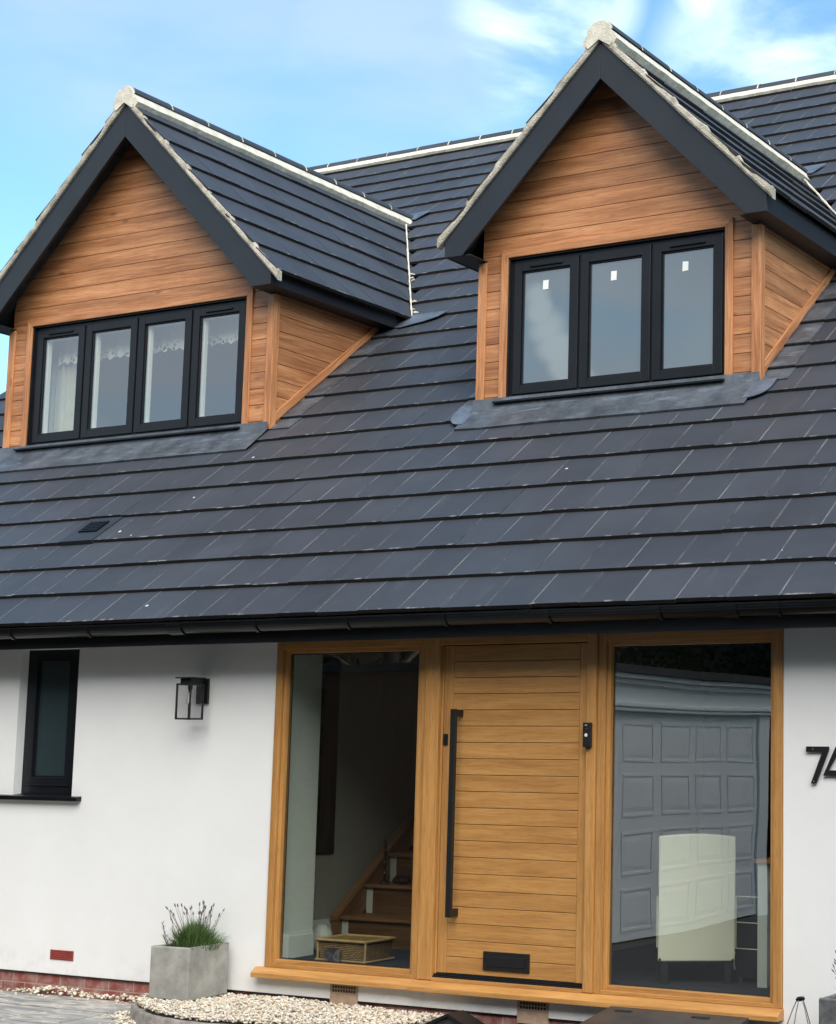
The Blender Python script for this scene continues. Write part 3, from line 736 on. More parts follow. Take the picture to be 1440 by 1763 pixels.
def window(d, n, name, panem, label=None):
    x0, x1, z0, z1 = d.win; yf = YG + .03
    m = MB()
    m.box(x0, x0 + .04, yf, yf + .06, z0, z1); m.box(x1 - .04, x1, yf, yf + .06, z0, z1); m.box(x0 + .04, x1 - .04, yf, yf + .06, z1 - .045, z1); m.box(x0 + .04, x1 - .04, yf, yf + .06, z0, z0 + .05)
    st = (x1 - x0 - .0) / n
    for i in range(1, n): m.box(x0 + st * i - .012, x0 + st * i + .012, yf + .004, yf + .06, z0 + .05, z1 - .045)
    fr = m.build(name, FRAME, house, bevel=.003)
    sw, ys = .068, yf - .012
    for i in range(n):
        a, b = x0 + st * i + (.036 if i == 0 else .010), x0 + st * (i + 1) - (.036 if i == n - 1 else .010); c, e = z0 + .045, z1 - .040
        m = MB(); m.box(a, a + sw, ys, ys + .05, c, e); m.box(b - sw, b, ys, ys + .05, c, e); m.box(a + sw, b - sw, ys, ys + .05, e - sw, e); m.box(a + sw, b - sw, ys, ys + .05, c, c + sw)
        # inner glazing bead
        m.box(a + sw, a + sw + .012, ys + .012, ys + .035, c + sw, e - sw); m.box(b - sw - .012, b - sw, ys + .012, ys + .035, c + sw, e - sw); m.box(a + sw + .012, b - sw - .012, ys + .012, ys + .035, e - sw - .012, e - sw); m.box(a + sw + .012, b - sw - .012, ys + .012, ys + .035, c + sw, c + sw + .012)
        m.build('sash', FRAME, fr, bevel=.004)
        m = MB(); m.box(a + sw + .01, b - sw - .01, ys + .022, ys + .028, c + sw + .01, e - sw - .01); m.build('pane', panem, fr)
        if i in (0, n - 1):
            mm = (a + b) / 2; m = MB(); m.box(mm - .14, mm + .14, ys - .014, ys - .0005, e - .045, e - .027); m.build('trickle_vent', BLACKP, fr, bevel=.004)
        if d is DR:
            mm = {0: .895, 1: 1.475, 2: 2.06}[i]; zz = 5.05
            m = MB(); s_ = random.uniform(-.004, .004)
            m.prism([(mm - .024, ys + .0195, zz - .035 + s_), (mm + .022, ys + .0195, zz - .035), (mm + .024, ys + .0195, zz + .033 + s_), (mm - .022, ys + .0195, zz + .033)], (0, .002, 0)); m.build('paper_sticker', STICK, fr)
        else:
            # white inner lining of the sash seen through the glass
            m = MB(); m.box(a + sw - .005, a + sw + .022, ys + .05, ys + .085, c + sw, e - sw); m.box(b - sw - .022, b - sw + .005, ys + .05, ys + .085, c + sw, e - sw)
            m.box(a + sw + .022, b - sw - .022, ys + .05, ys + .085, c + sw - .01, c + sw + .012); m.box(a + sw + .022, b - sw - .022, ys + .05, ys + .085, e - sw - .012, e - sw + .01)
            m.build('inner_lining', WHITEP, fr)
    m = MB(); ov = .012 if d is DR else .012
    xa, xb = (x0 - .075, x1 + .02)
    m.prism([(xa, YG - .075, z0 - .028), (xa, YG - .075, z0 - .012), (xa, YG + .028, z0 - .001), (xa, YG + .028, z0 - .028)], (xb - xa, 0, 0)); m.build('window_sill', FRAME, fr, bevel=.003)
    m = MB(); m.box(x0 + .0, x1, YG - .01, YG + .028, z0 - .05, z0 - .029); m.build('sill_packer', FRAME, fr)
    return fr
DL.win = (-4.36, -1.93, 4.20, 5.275); DR.win = (.595, 2.40, 4.195, 5.275)
for d, cl, rf, wn, n, pm in ((DL, 'dormer_cladding', 'dormer_roof', 'dormer_window', 4, GLASS), (DR, 'dormer_cladding', 'dormer_roof', 'dormer_window', 3, FROST)):
    d.body = planks_gable(d, cl); d.roof = dormer_roof(d, rf); d.wn = window(d, n, wn, pm)
    # lead apron across the front
    m = MB(); xa, xb = d.x0 - .02, d.x1 + .02
    def lp(x, y, h): return Vector((x, y, zroof(y))) + NM * h
    k = 30; rows = []
    for i in range(k + 1):
        x = xa + (xb - xa) * i / k; wob = .012 * noise.noise(Vector((x * 2.3, 1, 0)))
        rows.append([lp(x, YG - .003, .06), lp(x, YG - .045, .014), lp(x, YG - .14, .010 + wob * .3), lp(x, YG - .275 + wob, .008)])
    for a, b in zip(rows, rows[1:]):
        for j in range(3): m.face([a[j + 1], b[j + 1], b[j], a[j]], (1, 0, 0))
        m.face([a[3] - NM * .02, b[3] - NM * .02, b[3], a[3]])
    m.build('lead_apron', LEAD, main_roof, smooth=True)
    m = MB(); m.box(d.x0 + .01, d.x1 - .01, YG + .004, YG + .03, 4.10, 4.166); m.build('lead_upstand', LEAD, main_roof)
    # stepped side flashings
    for sg, xx in ((-1, d.x0), (1, d.x1)):
        m = MB(); s = (YG - .02 + .40) / CO; send = (yroof(5.42) + .40) / CO; wd = .205 if sg > 0 else .17
        kk = 0; s_c = math.floor(s / G) * G
        while s < send:
            nxt = min((math.floor(s / G + .02) + 1) * G, send)
            a, b = sorted((xx + sg * .002, xx + sg * (wd + .012 * math.sin(s * 3))))
            b2 = xx + sg * (wd + .012 * math.sin(nxt * 3)); a2 = xx + sg * .002; a2, b2 = sorted((a2, b2))
            f0 = 1 - (s % G) / G if (s % G) / G < .98 else 1
            h0 = .010 - .020 * (1 - f0); h1 = -.014
            P = [onroof(a, s, h0 - .01), onroof(b, s, h0 - .01), onroof(b2, nxt, h1 - .01), onroof(a2, nxt, h1 - .01), onroof(a, s, h0), onroof(b, s, h0), onroof(b2, nxt, h1), onroof(a2, nxt, h1)]
            m.hexa(P, (0, CO, SI)); s = nxt + .0005; kk += 1
        m.build('side_flashing', LEAD, main_roof)
        if d is DL: continue
        # rounded lead tab at the bottom corner
        m = MB(); c0 = (YG + .40 - .02) / CO; wd2 = .17
        arc = [(0, 0), (wd2, 0)] + [(wd2 * (1 - .9 * (1 - math.cos(a))), -.09 - .17 * math.sin(a)) for a in [math.pi / 2 * k / 8 for k in range(9)]] + [(0, -.27)]
        P = [onroof(xx + sg * (p - .02), c0 + q, .013) for p, q in arc]
        if sg < 0: P.reverse()
        m.prism(P, -NM * .006); m.build('lead_corner_tab', LEADL, main_roof)
    # saddle lead where the dormer ridge dies into the roof, and where the valley ends
    m = MB(); yy = yroof(d.zt); P = [Vector((d.xc + .0, yy - .02, zroof(yy - .02))) + NM * .016, Vector((d.xc + .16, yy - .06, zroof(yy - .06))) + NM * .016, Vector((d.xc + .24, yy + .10, zroof(yy + .10))) + NM * .016, Vector((d.xc - .05, yy + .10, zroof(yy + .10))) + NM * .016]
    m.prism(P, -NM * .006); m.build('lead_saddle', LEADL, main_roof)
    m = MB(); xe = d.xc + d.HW; ye = yroof(d.zt - d.HW)
    P = [Vector((xe - .16, ye - .14, 0)), Vector((xe - .02, ye - .16, 0)), Vector((xe + .20, ye - .10, 0)), Vector((xe + .30, ye - .05, 0)), Vector((xe + .37, ye + .03, 0)), Vector((xe + .0, ye + .03, 0))]
    P = [Vector((p.x, p.y, zroof(p.y))) + NM * .014 for p in P]; m.prism(P, -NM * .006); m.build('valley_lead_end', LEADL, main_roof)

# handle on the right-hand sash of the left dormer, seen through the glass
m = MB(); m.tube([(-2.512, YG + .115, 4.86), (-2.512, YG + .115, 4.80)], .010, 8); m.tube([(-2.508, YG + .118, 4.84), (-2.49, YG + .13, 4.80), (-2.488, YG + .13, 4.74), (-2.50, YG + .128, 4.68)], .009, 8); m.build('window_handle', WHITEP, DL.wn, smooth=True)
# room shells behind the dormers
for d in (DL, DR):
    m = MB(); z0, z1 = 3.55, 5.5; y1 = 3.6
    m.box(d.x0 + .09, d.x1 - .09, y1, y1 + .05, z0, z1); m.box(d.x0 + .09, d.x1 - .09, YG + .15, y1, z0 - .05, z0); m.box(d.x0 + .09, d.x1 - .09, YG + .11, y1, z1, z1 + .05)
    m.box(d.x0 + .082, d.x0 + .12, YG + .12, y1, z0, z1); m.box(d.x1 - .12, d.x1 - .082, YG + .12, y1, z0, z1)
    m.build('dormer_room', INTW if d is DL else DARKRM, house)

# ---------------- small left window
x0, x1, z0, z1 = -2.35, -1.78, 1.315, 2.325
m = MB(); y = .07
m.box(x0, x0 + .09, y, y + .07, z0, z1); m.box(x1 - .16, x1, y, y + .07, z0, z1); m.box(x0 + .09, x1 - .16, y, y + .07, z1 - .085, z1); m.box(x0 + .09, x1 - .16, y, y + .07, z0, z0 + .115)
m.box(x0 + .09, x0 + .10, y + .02, y + .05, z0 + .115, z1 - .085); m.box(x0 + .10, x1 - .16, y + .02, y + .05, z0 + .115, z0 + .127)
m.box(x0 + .03, x1 - .11, y - .008, y - .0005, z0 + .055, z0 + .062)
sw = m.build('slim_window', FRAME, house, bevel=.003)
m = MB(); m.box(x0 + .10, x1 - .16, y + .030, y + .036, z0 + .127, z1 - .085); m.build('pane', FROSTD, sw)
m = MB(); xa, xb = -2.60, -1.685
m.prism([(xa, -.045, 1.272), (xa, -.045, 1.300), (xa, .069, 1.314), (xa, .069, 1.290), (xa, -.002, 1.272)], (xb - xa, 0, 0)); m.build('window_sill', BLACKP, sw, bevel=.003)

# ---------------- oak entrance
def jamb(m, x0, x1, y0, y1, z0, z1, t=None): m.box(x0, x1, y0, y1, z0, z1, None, t or tone(.92, 1.06))
YE = -.012
def side_light(x0, x1, nm):
    m = MB(); w_ = .052
    zb, zt = .270, 2.331
    jamb(m, x0, x0 + w_, YE, .07, zb, zt); jamb(m, x1 - w_, x1, YE, .07, zb, zt); jamb(m, x0 + w_, x1 - w_, YE, .07, zt - .05, zt); jamb(m, x0 + w_, x1 - w_, YE, .07, zb, zb + .022)
    # inner stepped bead
    b = .026
    jamb(m, x0 + w_, x0 + w_ + b, .006, .06, zb + .022, zt - .05); jamb(m, x1 - w_ - b, x1 - w_, .006, .06, zb + .022, zt - .05); jamb(m, x0 + w_ + b, x1 - w_ - b, .006, .06, zt - .05 - b, zt - .05); jamb(m, x0 + w_ + b, x1 - w_ - b, .006, .06, zb + .022, zb + .022 + b)
    o = m.build(nm, OAK, house, bevel=.003)
    m = MB(); m.box(x0 + w_ + b, x1 - w_ - b, .034, .040, zb + .022 + b, zt - .05 - b); m.build('pane', GLASS, o)
    m = MB(); a, c, e, g_ = x0 + w_ + b, x1 - w_ - b, zb + .022 + b, zt - .05 - b
    m.box(a, a + .008, .041, .058, e, g_); m.box(c - .008, c, .041, .058, e, g_); m.box(a + .008, c - .008, .041, .058, e, e + .008); m.box(a + .008, c - .008, .041, .058, g_ - .008, g_)
    m.build('glazing_spacer', BLACK, o)
    return o
side_light(0.0, 1.199, 'side_window'); side_light(2.424, 3.610, 'side_window')
m = MB()
jamb(m, 1.201, 1.306, -.030, .09, .272, 2.331); jamb(m, 2.362, 2.4225, -.030, .09, .272, 2.331); jamb(m, 1.306, 2.362, -.030, .09, 2.282, 2.331)
jamb(m, 1.306, 1.322, -.004, .07, .31, 2.282)
frame = m.build('door_frame', OAK, house, bevel=.004)
m = MB()
jamb(m, 1.3255, 1.392, 0, .055, .318, 2.277, 1.0); jamb(m, 2.296, 2.3595, 0, .055, .318, 2.277, 1.02)
z = .318; pz = (2.277 - .318) / 20
for i in range(20):
    m.box(1.3935, 2.2945, 0.0005, .050, z + .0015, z + pz - .0015, (1, 0, 0), tone(.93, 1.04)); z += pz
m.box(1.36, 2.33, .0515, .056, .33, 2.27, (1, 0, 0), .2)
door = m.build('front_door', OAK, house, bevel=.002)
m = MB(); m.box(1.438, 1.474, -.092, -.066, .652, 1.89); m.box(1.442, 1.470, -.0655, -.0005, .655, .70); m.box(1.442, 1.470, -.0655, -.0005, 1.845, 1.885)
m.build('pull_handle', BLACKM, door, bevel=.002)
m = MB(); m.box(1.330, 1.362, -.010, -.0005, 1.672, 1.74); m.box(1.340, 1.352, -.016, -.0105, 1.69, 1.722); m.build('keyhole_cover', BLACKM, door, bevel=.003)
m = MB(); m.box(1.662, 1.988, -.010, -.0015, .352, .462); lp_ = m.build('letter_plate', BLACKM, door, bevel=.003)
m = MB(); m.box(1.695, 1.955, -.0145, -.0105, .378, .436); m.build('letter_flap', BLACKM, lp_, bevel=.002)
m = MB(); m.box(1.307, 2.361, -.010, .03, .300, .309); m.box(1.307, 2.361, .0, .05, .309, .3165); m.box(1.307, 2.361, -.020, .03, .2905, .2995); m.build('threshold_strip', FRAME, frame, bevel=.002)
# oak sills
def sill(x0, x1, yf, nm='oak_sill', ZT=.2690):
    m = MB(); m.prism([(x0, yf, .208), (x0, yf, .238), (x0, -.032, ZT), (x0, .08, ZT), (x0, .08, .208)], (x1 - x0, 0, 0), (1, 0, 0), tone(.95, 1.05)); m.build(nm, OAK, house, bevel=.004)
m = MB(); m.box(1.307, 2.361, -.034, .03, .2695, .290, (1, 0, 0)); m.build('oak_threshold', OAK, house, bevel=.002)
sill(-.058, 1.172, -.072); sill(1.1755, 3.618, -.088)

# ---------------- interior of the hall
m = MB(); m.box(-.35, 1.9, .405, 5.0, .25, .30); m.box(.0, 3.61, .075, .4045, .25, .298); m.box(1.9005, 5.0, .405, 5.0, .25, .30); m.build('hall_floor', CARPET, house)
m = MB(); m.box(-.34, -.28, .405, 5.0, .301, 2.8); m.box(-.003, .012, .09, .43, .301, 2.33); m.box(-.28, .012, .405, .43, .301, 2.33); m.build('hall_wall', INTW, house)
m = MB(); m.box(-.279, 5.0, 4.0, 4.06, .301, 2.8); m.box(1.55, 1.62, .6, 3.99, .301, 2.8); m.build('rear_hall_wall', INTW, house)
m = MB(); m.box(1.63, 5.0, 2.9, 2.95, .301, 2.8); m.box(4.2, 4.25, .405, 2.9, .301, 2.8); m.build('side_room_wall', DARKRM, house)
m = MB(); m.box(-.34, 5.0, .405, 5.0, 2.46, 2.5); m.build('hall_ceiling', INTW, house)
m = MB(); m.box(-.2795, -.262, .431, .985, .301, .45); m.prism([(-.2795, .431, .45), (-.2795, .985, .45), (-.2795, .985, .478), (-.2795, .431, .478)], (.009, 0, 0)); m.box(.0125, .028, .085, .43, .301, .44); m.box(.0125, .020, .085, .43, .4405, .462); m.build('skirting_board', INTP, house)
m = MB(); m.box(.0125, .0145, .0905, .4295, .4625, 2.33); m.build('reveal_lining', INTP, house)

# staircase
m = MB(); st_x0, st_x1 = -.18, .95; rise, go = .2, .262; y = .975; z = .30
stair = None
sm = MB(); tm = MB(); wms = []
for i in range(8):
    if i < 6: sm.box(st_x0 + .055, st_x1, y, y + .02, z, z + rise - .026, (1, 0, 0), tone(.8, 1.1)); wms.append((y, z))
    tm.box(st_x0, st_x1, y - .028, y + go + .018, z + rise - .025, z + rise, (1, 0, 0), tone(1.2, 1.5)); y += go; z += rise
stair = tm.build('staircase', STAIRW, house, bevel=.005)
sm.build('riser', STAIRW, stair); 
for yy_, zz_ in wms[:5]: bx('painted_riser_edge', INTP, stair, st_x0, st_x0 + .0545, yy_, yy_ + .02, zz_, zz_ + rise - .026)
m = MB(); a = (-.23, .935, .301); 
m.prism([(-.235, .935, .301), (-.235, .935, .470), (-.235, .935 + 2.6, .470 + 2.6 * .79), (-.235, .935 + 2.6, .2 + 2.6 * .79)], (.053, 0, 0), (0, .78, .62), 1.3); m.prism([(-.245, .925, .4705), (-.245, .925, .495), (-.245, .935 + 2.6, .495 + 2.6 * .79), (-.245, .935 + 2.6, .4705 + 2.6 * .79)], (.072, 0, 0), (0, .78, .62), 1.5)
m.build('stringer', STAIRW, stair)

# ------------------------------------------------------------------ things inside, seen through the glass
t = Thing('picture_frame', (-.278, .80, .92), 'tall dark framed picture hanging on the hall wall left of the stairs', 'picture')
m = MB(); m.box(-.2775, -.262, .47, .965, .92, 2.28); t.add(m, 'frame', BLACKM, bevel=.004)
m = MB(); m.box(-.2615, -.2605,   .49, .945, .945, 2.25); t.add(m, 'canvas', noisemat('dim_canvas', (.004, .005, .006), (.012, .014, .013), 4, .8))
t = Thing('wicker_basket', (.45, .33, .30), 'lidded wicker basket on the hall floor behind the left window', 'basket')
bx0, bx1, by0, by1 = .258, .632, .195, .478
m = MB(); m.hexa([(bx0 + .012, by0 + .012, .302), (bx1 - .012, by0 + .012, .302), (bx1 - .012, by1 - .012, .302), (bx0 + .012, by1 - .012, .302), (bx0, by0, .418), (bx1, by0, .418), (bx1, by1, .418), (bx0, by1, .418)], (1, 0, 0)); t.add(m, 'body', WICK, bevel=.004)
m = MB(); m.box(bx0 - .008, bx1 + .008, by0 - .008, by1 + .008, .421, .434, (0, 1, 0))
lid = t.add(m, 'lid', WICK, bevel=.004)
m = MB(); zc = .436
for a, b in (((bx0 - .01, by0 - .01), (bx1 + .01, by0 - .01)), ((bx1 + .01, by0 - .01), (bx1 + .01, by1 + .01)), ((bx1 + .01, by1 + .01), (bx0 - .01, by1 + .01)), ((bx0 - .01, by1 + .01), (bx0 - .01, by0 - .01))):
    m.tube([(a[0], a[1], zc), (b[0], b[1], zc)], .009, 8); m.tube([(a[0], a[1], .312), (b[0], b[1], .312)], .006, 6)
m.tube([(bx1, by0, .305), (bx1 + .006, by0 - .004, .43)], .008, 6); m.tube([(bx0, by0, .305), (bx0 - .002, by0 - .004, .43)], .008, 6)
t.add(m, 'rim', WICKR, smooth=True)
def _card(tt, b):
    o = tn(tt, 'ShaderNodeTexCoord').outputs['Object']
    n = tn(tt, 'ShaderNodeTexNoise', {'Vector': o, 'Scale': 22, 'Detail': 3}).outputs['Fac']
    tt.links.new(ramp(tt, n, [(.35, (.02, .02, .025)), (.5, (.05, .045, .05)), (.6, (.18, .14, .14)), (.68, (.05, .05, .06))]), b.inputs['Base Color'])
CARD = mat('printed_card', (.1, .1, .1), .4, build=_card)
m = MB(); m.prism([(.345, .155, .302), (.475, .150, .302), (.445, .186, .385), (.315, .190, .385)], (0, .004, 0)); o = m.build('leaflet', CARD); tag(o, 'small dark printed leaflet leaning against the wicker basket', 'leaflet')
# vase/doorstop
m = MB(); m.lathe((-.13, .70, .301), [(0, 0), (.05, .0), (.072, .045), (.078, .085), (.066, .125), (.036, .155), (.026, .165), (0, .165)], 24); o = m.build('pottery_vase', INTP, smooth=True); tag(o, 'round white pottery vase on the hall floor beside the skirting', 'vase')
# things on the stairs
t = Thing('candlestick', (-.10, 1.30, .70), 'tall slim twisted black candlestick standing on a stair', 'candlestick')
m = MB(); cx, cy = -.085, 1.31
m.lathe((cx, cy, .701), [(0, 0), (.035, 0), (.033, .012), (.012, .025), (.010, .05), (.020, .07), (.010, .09), (.009, .12), (.018, .135), (.009, .15), (.008, .2), (.016, .215), (.008, .23), (.014, .26), (.012, .27)], 16); t.add(m, 'stem', BLACKM, smooth=True)
m = MB(); m.lathe((cx, cy, .701), [(.0, .2705), (.009, .2705), (.009, .30), (0, .305)], 12); t.add(m, 'candle', BLACK, smooth=True)
def lump(name, c, s, mm, label, cat, seed=0, sq=.25):
    bm = bmesh.new(); bmesh.ops.create_icosphere(bm, subdivisions=4, radius=1)
    for v in bm.verts:
        n = noise.noise(v.co * 1.6 + Vector((seed, 0, 0))) * sq + noise.noise(v.co * 4 + Vector((seed, 3, 0))) * sq * .4
        v.co = Vector((v.co.x * s[0], v.co.y * s[1], max(v.co.z, -.75) * s[2])) * (1 + n); v.co += Vector(c)
    me = bpy.data.meshes.new(name); bm.to_mesh(me); bm.free(); me.materials.append(mm)
    for p in me.polygons: p.use_smooth = True
    o = bpy.data.objects.new(name, me); COL.objects.link(o); tag(o, label, cat); return o
lump('woollen_hat', (.03, 1.36, .725), (.07, .06, .035), BLACK, 'dark crumpled woollen hat on the stair beside the candlestick', 'hat', 2)
lump('leather_bag', (.10, 1.62, .935), (.17, .08, .05), BLACK, 'flat black leather bag lying on the third stair', 'bag', 5)
lump('folded_cloth', (.16, 1.90, 1.18), (.13, .09, .085), noisemat('grey_cloth', (.22, .22, .23), (.3, .3, .31), 9), 'pale grey folded cloth on the upper stair behind the door frame', 'cloth', 9)

# right room : chair, desk, drawers, books
t = Thing('dining_chair', (2.865, .42, .30), 'high-backed cream upholstered chair seen from behind through the right window', 'chair')
t.o.rotation_euler.z = R(27.5)
m = MB(); n = 14; xa, xb, zb_, zt_ = 2.64, 3.09, .43, 1.15
front = []; 
for i in range(n + 1):
    u = i / n; x = xa + (xb - xa) * u; top = zt_ + .014 * math.sin(math.pi * u); front.append((x + .004 * math.sin(u * 9), top))
P = [(xa, .405, zb_)] + [(xb, .405, zb_ + .004)] + [(x, .385, z) for x, z in reversed(front)]
m.prism(P, (0, .07, 0)); back = t.add(m, 'backrest', CREAM, bevel=.008)
m = MB(); m.box(xa + .02, xb - .02, .476, .92, .68, .78); t.add(m, 'seat', CREAM, bevel=.02)
for xs_, dx in ((xa - .012, .012), (xb, .012)):
    m = MB(); m.prism([(xs_, .478, .50), (xs_, .86, .50), (xs_, .86, .72), (xs_, .478, .80)], (dx, 0, 0)); t.add(m, 'side_panel', CREAM, bevel=.004)
for x in (xa + .02, xb - .06):
    for y in (.42, .86):
        m = MB(); m.box(x, x + .04, y, y + .04, .301, .44 if y < .5 else .67); t.add(m, 'leg', BLACK)
for x in (xa + .012, xb - .012):
    m = MB(); m.tube([(x, .402, zb_ + .012), (x, .396, zb_ + .012)], .008, 8); t.add(m, 'stud', BLACK)
t = Thing('writing_desk', (3.6, .75, .30), 'pale sage painted desk with an oak top at the right edge of the window', 'desk')
m = MB(); m.box(3.222, 3.95, .45, 1.05, 1.005, 1.03); t.add(m, 'desk_top', OAK, bevel=.003)
m = MB(); m.box(3.30, 3.92, .50, .52, .84, 1.004); t.add(m, 'apron', SAGE)
for x in (3.235, 3.87):
    for y in (.47, .98):
        m = MB(); m.box(x, x + .062, y, y + .06, .301, 1.0045); t.add(m, 'leg', SAGE, bevel=.002)
m = MB(); m.box(3.30, 3.868, .54, .95, .40, .425); t.add(m, 'shelf', INTP)
m = MB(); m.box(3.30, 3.868, .53, .54, .425, .80, mi=0)
grp = 'magazines stacked on the desk shelf'
for i in range(9):
    z = .427 + i * .034; o = MB().box(3.34 + random.uniform(-.01, .02), 3.60, .56 + random.uniform(-.01, .01), .80, z, z + .028).build('magazine', [STICK, BLACK, TERRA, CHAR, SAGE][i % 5])
    tag(o, ['white', 'black', 'brown', 'charcoal', 'sage green'][i % 5] + ' magazine, %s from the bottom of the stack on the desk shelf' % ['first', 'second', 'third', 'fourth', 'fifth', 'sixth', 'seventh', 'eighth', 'ninth'][i], 'magazine', grp)
t = Thing('drawer_unit', (3.15, .75, .30), 'black drawer trolley with chrome handles, shine painted white, left of the sage desk leg', 'drawer unit')
m = MB(); m.box(3.03, 3.225, .60, .95, .33, .80); body = t.add(m, 'body', BLACK, bevel=.004)
for i in range(3):
    z = .36 + i * .15
    m = MB(); m.box(3.034, 3.224, .588, .5995, z, z + .135); dr = t.add(m, 'drawer_front', BLACKM, bevel=.003)
    m = MB(); m.tube([(3.04, .585, z + .140), (3.22, .585, z + .140)], .0035, 6); m.tube([(3.036, .584, z + .02), (3.033, .575, z + .05), (3.033, .575, z + .09), (3.036, .584, z + .12)], .006, 8); t.add(m, 'handle', WHITEP, dr, smooth=True)  # chrome handles coloured plain white in place of reflected light
for x in (3.05, 3.2):
    m = MB(); m.lathe((x, .64, .301), [(0, 0), (.014, 0), (.014, .028), (0, .028)], 12); t.add(m, 'castor', CHROME)

# left dormer curtains and lace valance
def curtain(x0, x1, z0, z1, yy, amp, waves, name, m_, label, cat, scallop=0, group=None):
    m = MB(); nx = int((x1 - x0) / .012); prev = None
    for i in range(nx + 1):
        u = i / nx; x = x0 + (x1 - x0) * u; y = yy + amp * math.sin(u * waves * 2 * math.pi) + amp * .4 * math.sin(u * waves * 5.1)
        zb = z0 + (scallop * abs(math.sin(x / .105 * math.pi)) if scallop else 0); q = (Vector((x, y, zb)), Vector((x, y, z1)))
        if prev: m.face([prev[0], q[0], q[1], prev[1]]); m.face([prev[1] + Vector((0, .003, 0)), q[1] + Vector((0, .003, 0)), q[0] + Vector((0, .003, 0)), prev[0] + Vector((0, .003, 0))])
        prev = q
    o = m.build(name, m_, smooth=True); tag(o, label, cat, group); return o
def _lace(tt, b):
    uv = tn(tt, 'ShaderNodeTexCoord').outputs['Object']
    v = tn(tt, 'ShaderNodeTexVoronoi', {'Vector': uv, 'Scale': 26}).outputs['Distance']
    sx = tn(tt, 'ShaderNodeSeparateXYZ', {0: uv}).outputs[2]
    lo = tn(tt, 'ShaderNodeMapRange', {'Value': sx, 'From Min': 5.02, 'From Max': 5.06, 'To Min': 1, 'To Max': 0}).outputs[0]
    hole = tn(tt, 'ShaderNodeMath', {0: v, 1: .38}, operation='LESS_THAN').outputs[0]
    h = tn(tt, 'ShaderNodeMath', {0: hole, 1: lo}, operation='MULTIPLY').outputs[0]
    a = tn(tt, 'ShaderNodeMath', {0: 1.0, 1: h}, operation='SUBTRACT').outputs[0]
    tt.links.new(a, b.inputs['Alpha'])
LACE = mat('white_lace', (.8, .8, .78), .9, build=_lace)
CURT = noisemat('ivory_curtain_cloth', (.62, .60, .52), (.72, .70, .62), 6, .9, .2, 150)
curtain(-4.30, -1.98, 4.965, 5.26, YG + .24, .008, 22, 'lace_valance', LACE, 'white lace valance hanging across the top of the left dormer window', 'valance', .03)
curtain(-4.52, -4.10, 4.0, 5.1, YG + .31, .035, 8, 'curtain', CURT, 'ivory curtain drawn to the left side of the left dormer window', 'curtain')
# blind behind the right dormer is the obscured glass itself

# ------------------------------------------------------------------ fittings on the wall
t = Thing('wall_lantern', (-.60, 0, 1.93), 'black square glass lantern fixed to the white wall left of the entrance', 'wall lamp')
lx0, lx1, ly0, ly1, lz0, lz1 = -.672, -.545, -.205, -.078, 1.826, 2.062
p = .010
m = MB()
for x in (lx0, lx1 - p):
    for y in (ly0, ly1 - p): m.box(x, x + p, y, y + p, lz0 + p, lz1 - p)
for z in (lz0, lz1 - p):
    m.box(lx0, lx1, ly0, ly0 + p, z, z + p); m.box(lx0, lx1, ly1 - p, ly1, z, z + p); m.box(lx0, lx0 + p, ly0 + p, ly1 - p, z, z + p); m.box(lx1 - p, lx1, ly0 + p, ly1 - p, z, z + p)
t.add(m, 'cage', BLACKM, bevel=.0012)
m = MB(); c = .014
m.box(lx0 + .018, lx1 - .018, ly0 + .018, ly1 - .018, 2.050, 2.094); m.box(lx0 - .006 + .0, lx1 + .006, ly0 - .006, ly1 + .006, 2.0945, 2.103); t.add(m, 'cap', BLACKM, bevel=.002)
m = MB(); m.box(-.672, -.572, -.020, -.0005, 1.932, 2.100); m.box(-.640, -.60, -.078, -.0205, 2.055, 2.090); t.add(m, 'backplate', BLACKM, bevel=.002)
m = MB(); cx, cy = (lx0 + lx1) / 2, (ly0 + ly1) / 2
m.lathe((cx, cy, 2.02), [(0, .0), (.014, 0), (.016, .03), (0, .03)], 16); t.add(m, 'lamp_holder', BLACKM, smooth=True)
m = MB(); m.lathe((cx, cy, 1.915), [(0, 0), (.012, .002), (.022, .014), (.026, .030), (.022, .05), (.014, .08), (.012, .104)], 20); bulb = t.add(m, 'bulb', GLASSB, smooth=True)
m = MB(); m.lathe((cx, cy, 1.93), [(0, 0), (.012, .004), (.014, .03), (.008, .07), (0, .085)], 10); t.add(m, 'filament_tube', WHITEP, bulb, smooth=True)
m = MB()
for a in ((lx0 + p, lx1 - p, ly0 + .003, ly0 + .005), (lx0 + p, lx1 - p, ly1 - .005, ly1 - .003), (lx0 + .003, lx0 + .005, ly0 + p, ly1 - p), (lx1 - .005, lx1 - .003, ly0 + p, ly1 - p)): m.box(a[0], a[1], a[2], a[3], lz0 + p, lz1 - p)
t.add(m, 'glass', GLASSB)
t = Thing('video_doorbell', (2.38, -.03, 1.735), 'black video doorbell with a white button on the oak frame right of the door', 'doorbell')
m = MB(); m.box(2.352, 2.404, -.056, -.0305, 1.665, 1.808); m.box(2.366, 2.39, -.052, -.0305, 1.655, 1.6645); t.add(m, 'body', BLACKM, bevel=.004)
m = MB(); m.lathe((2.376, -.0562, 1.783), [(.013, 0), (.0135, .002), (.009, .003), (.009, .0)], 20, 'y'); t.add(m, 'lens_ring', CHROME, smooth=True)
m = MB(); m.lathe((2.376, -.0562, 1.783), [(.0088, 0), (.006, .003), (0, .0035)], 20, 'y'); t.add(m, 'lens', BLACK, smooth=True)
m = MB(); m.lathe((2.376, -.0562, 1.735), [(.010, 0), (.010, .002), (0, .003)], 20, 'y'); t.add(m, 'button', WHITEP, smooth=True)

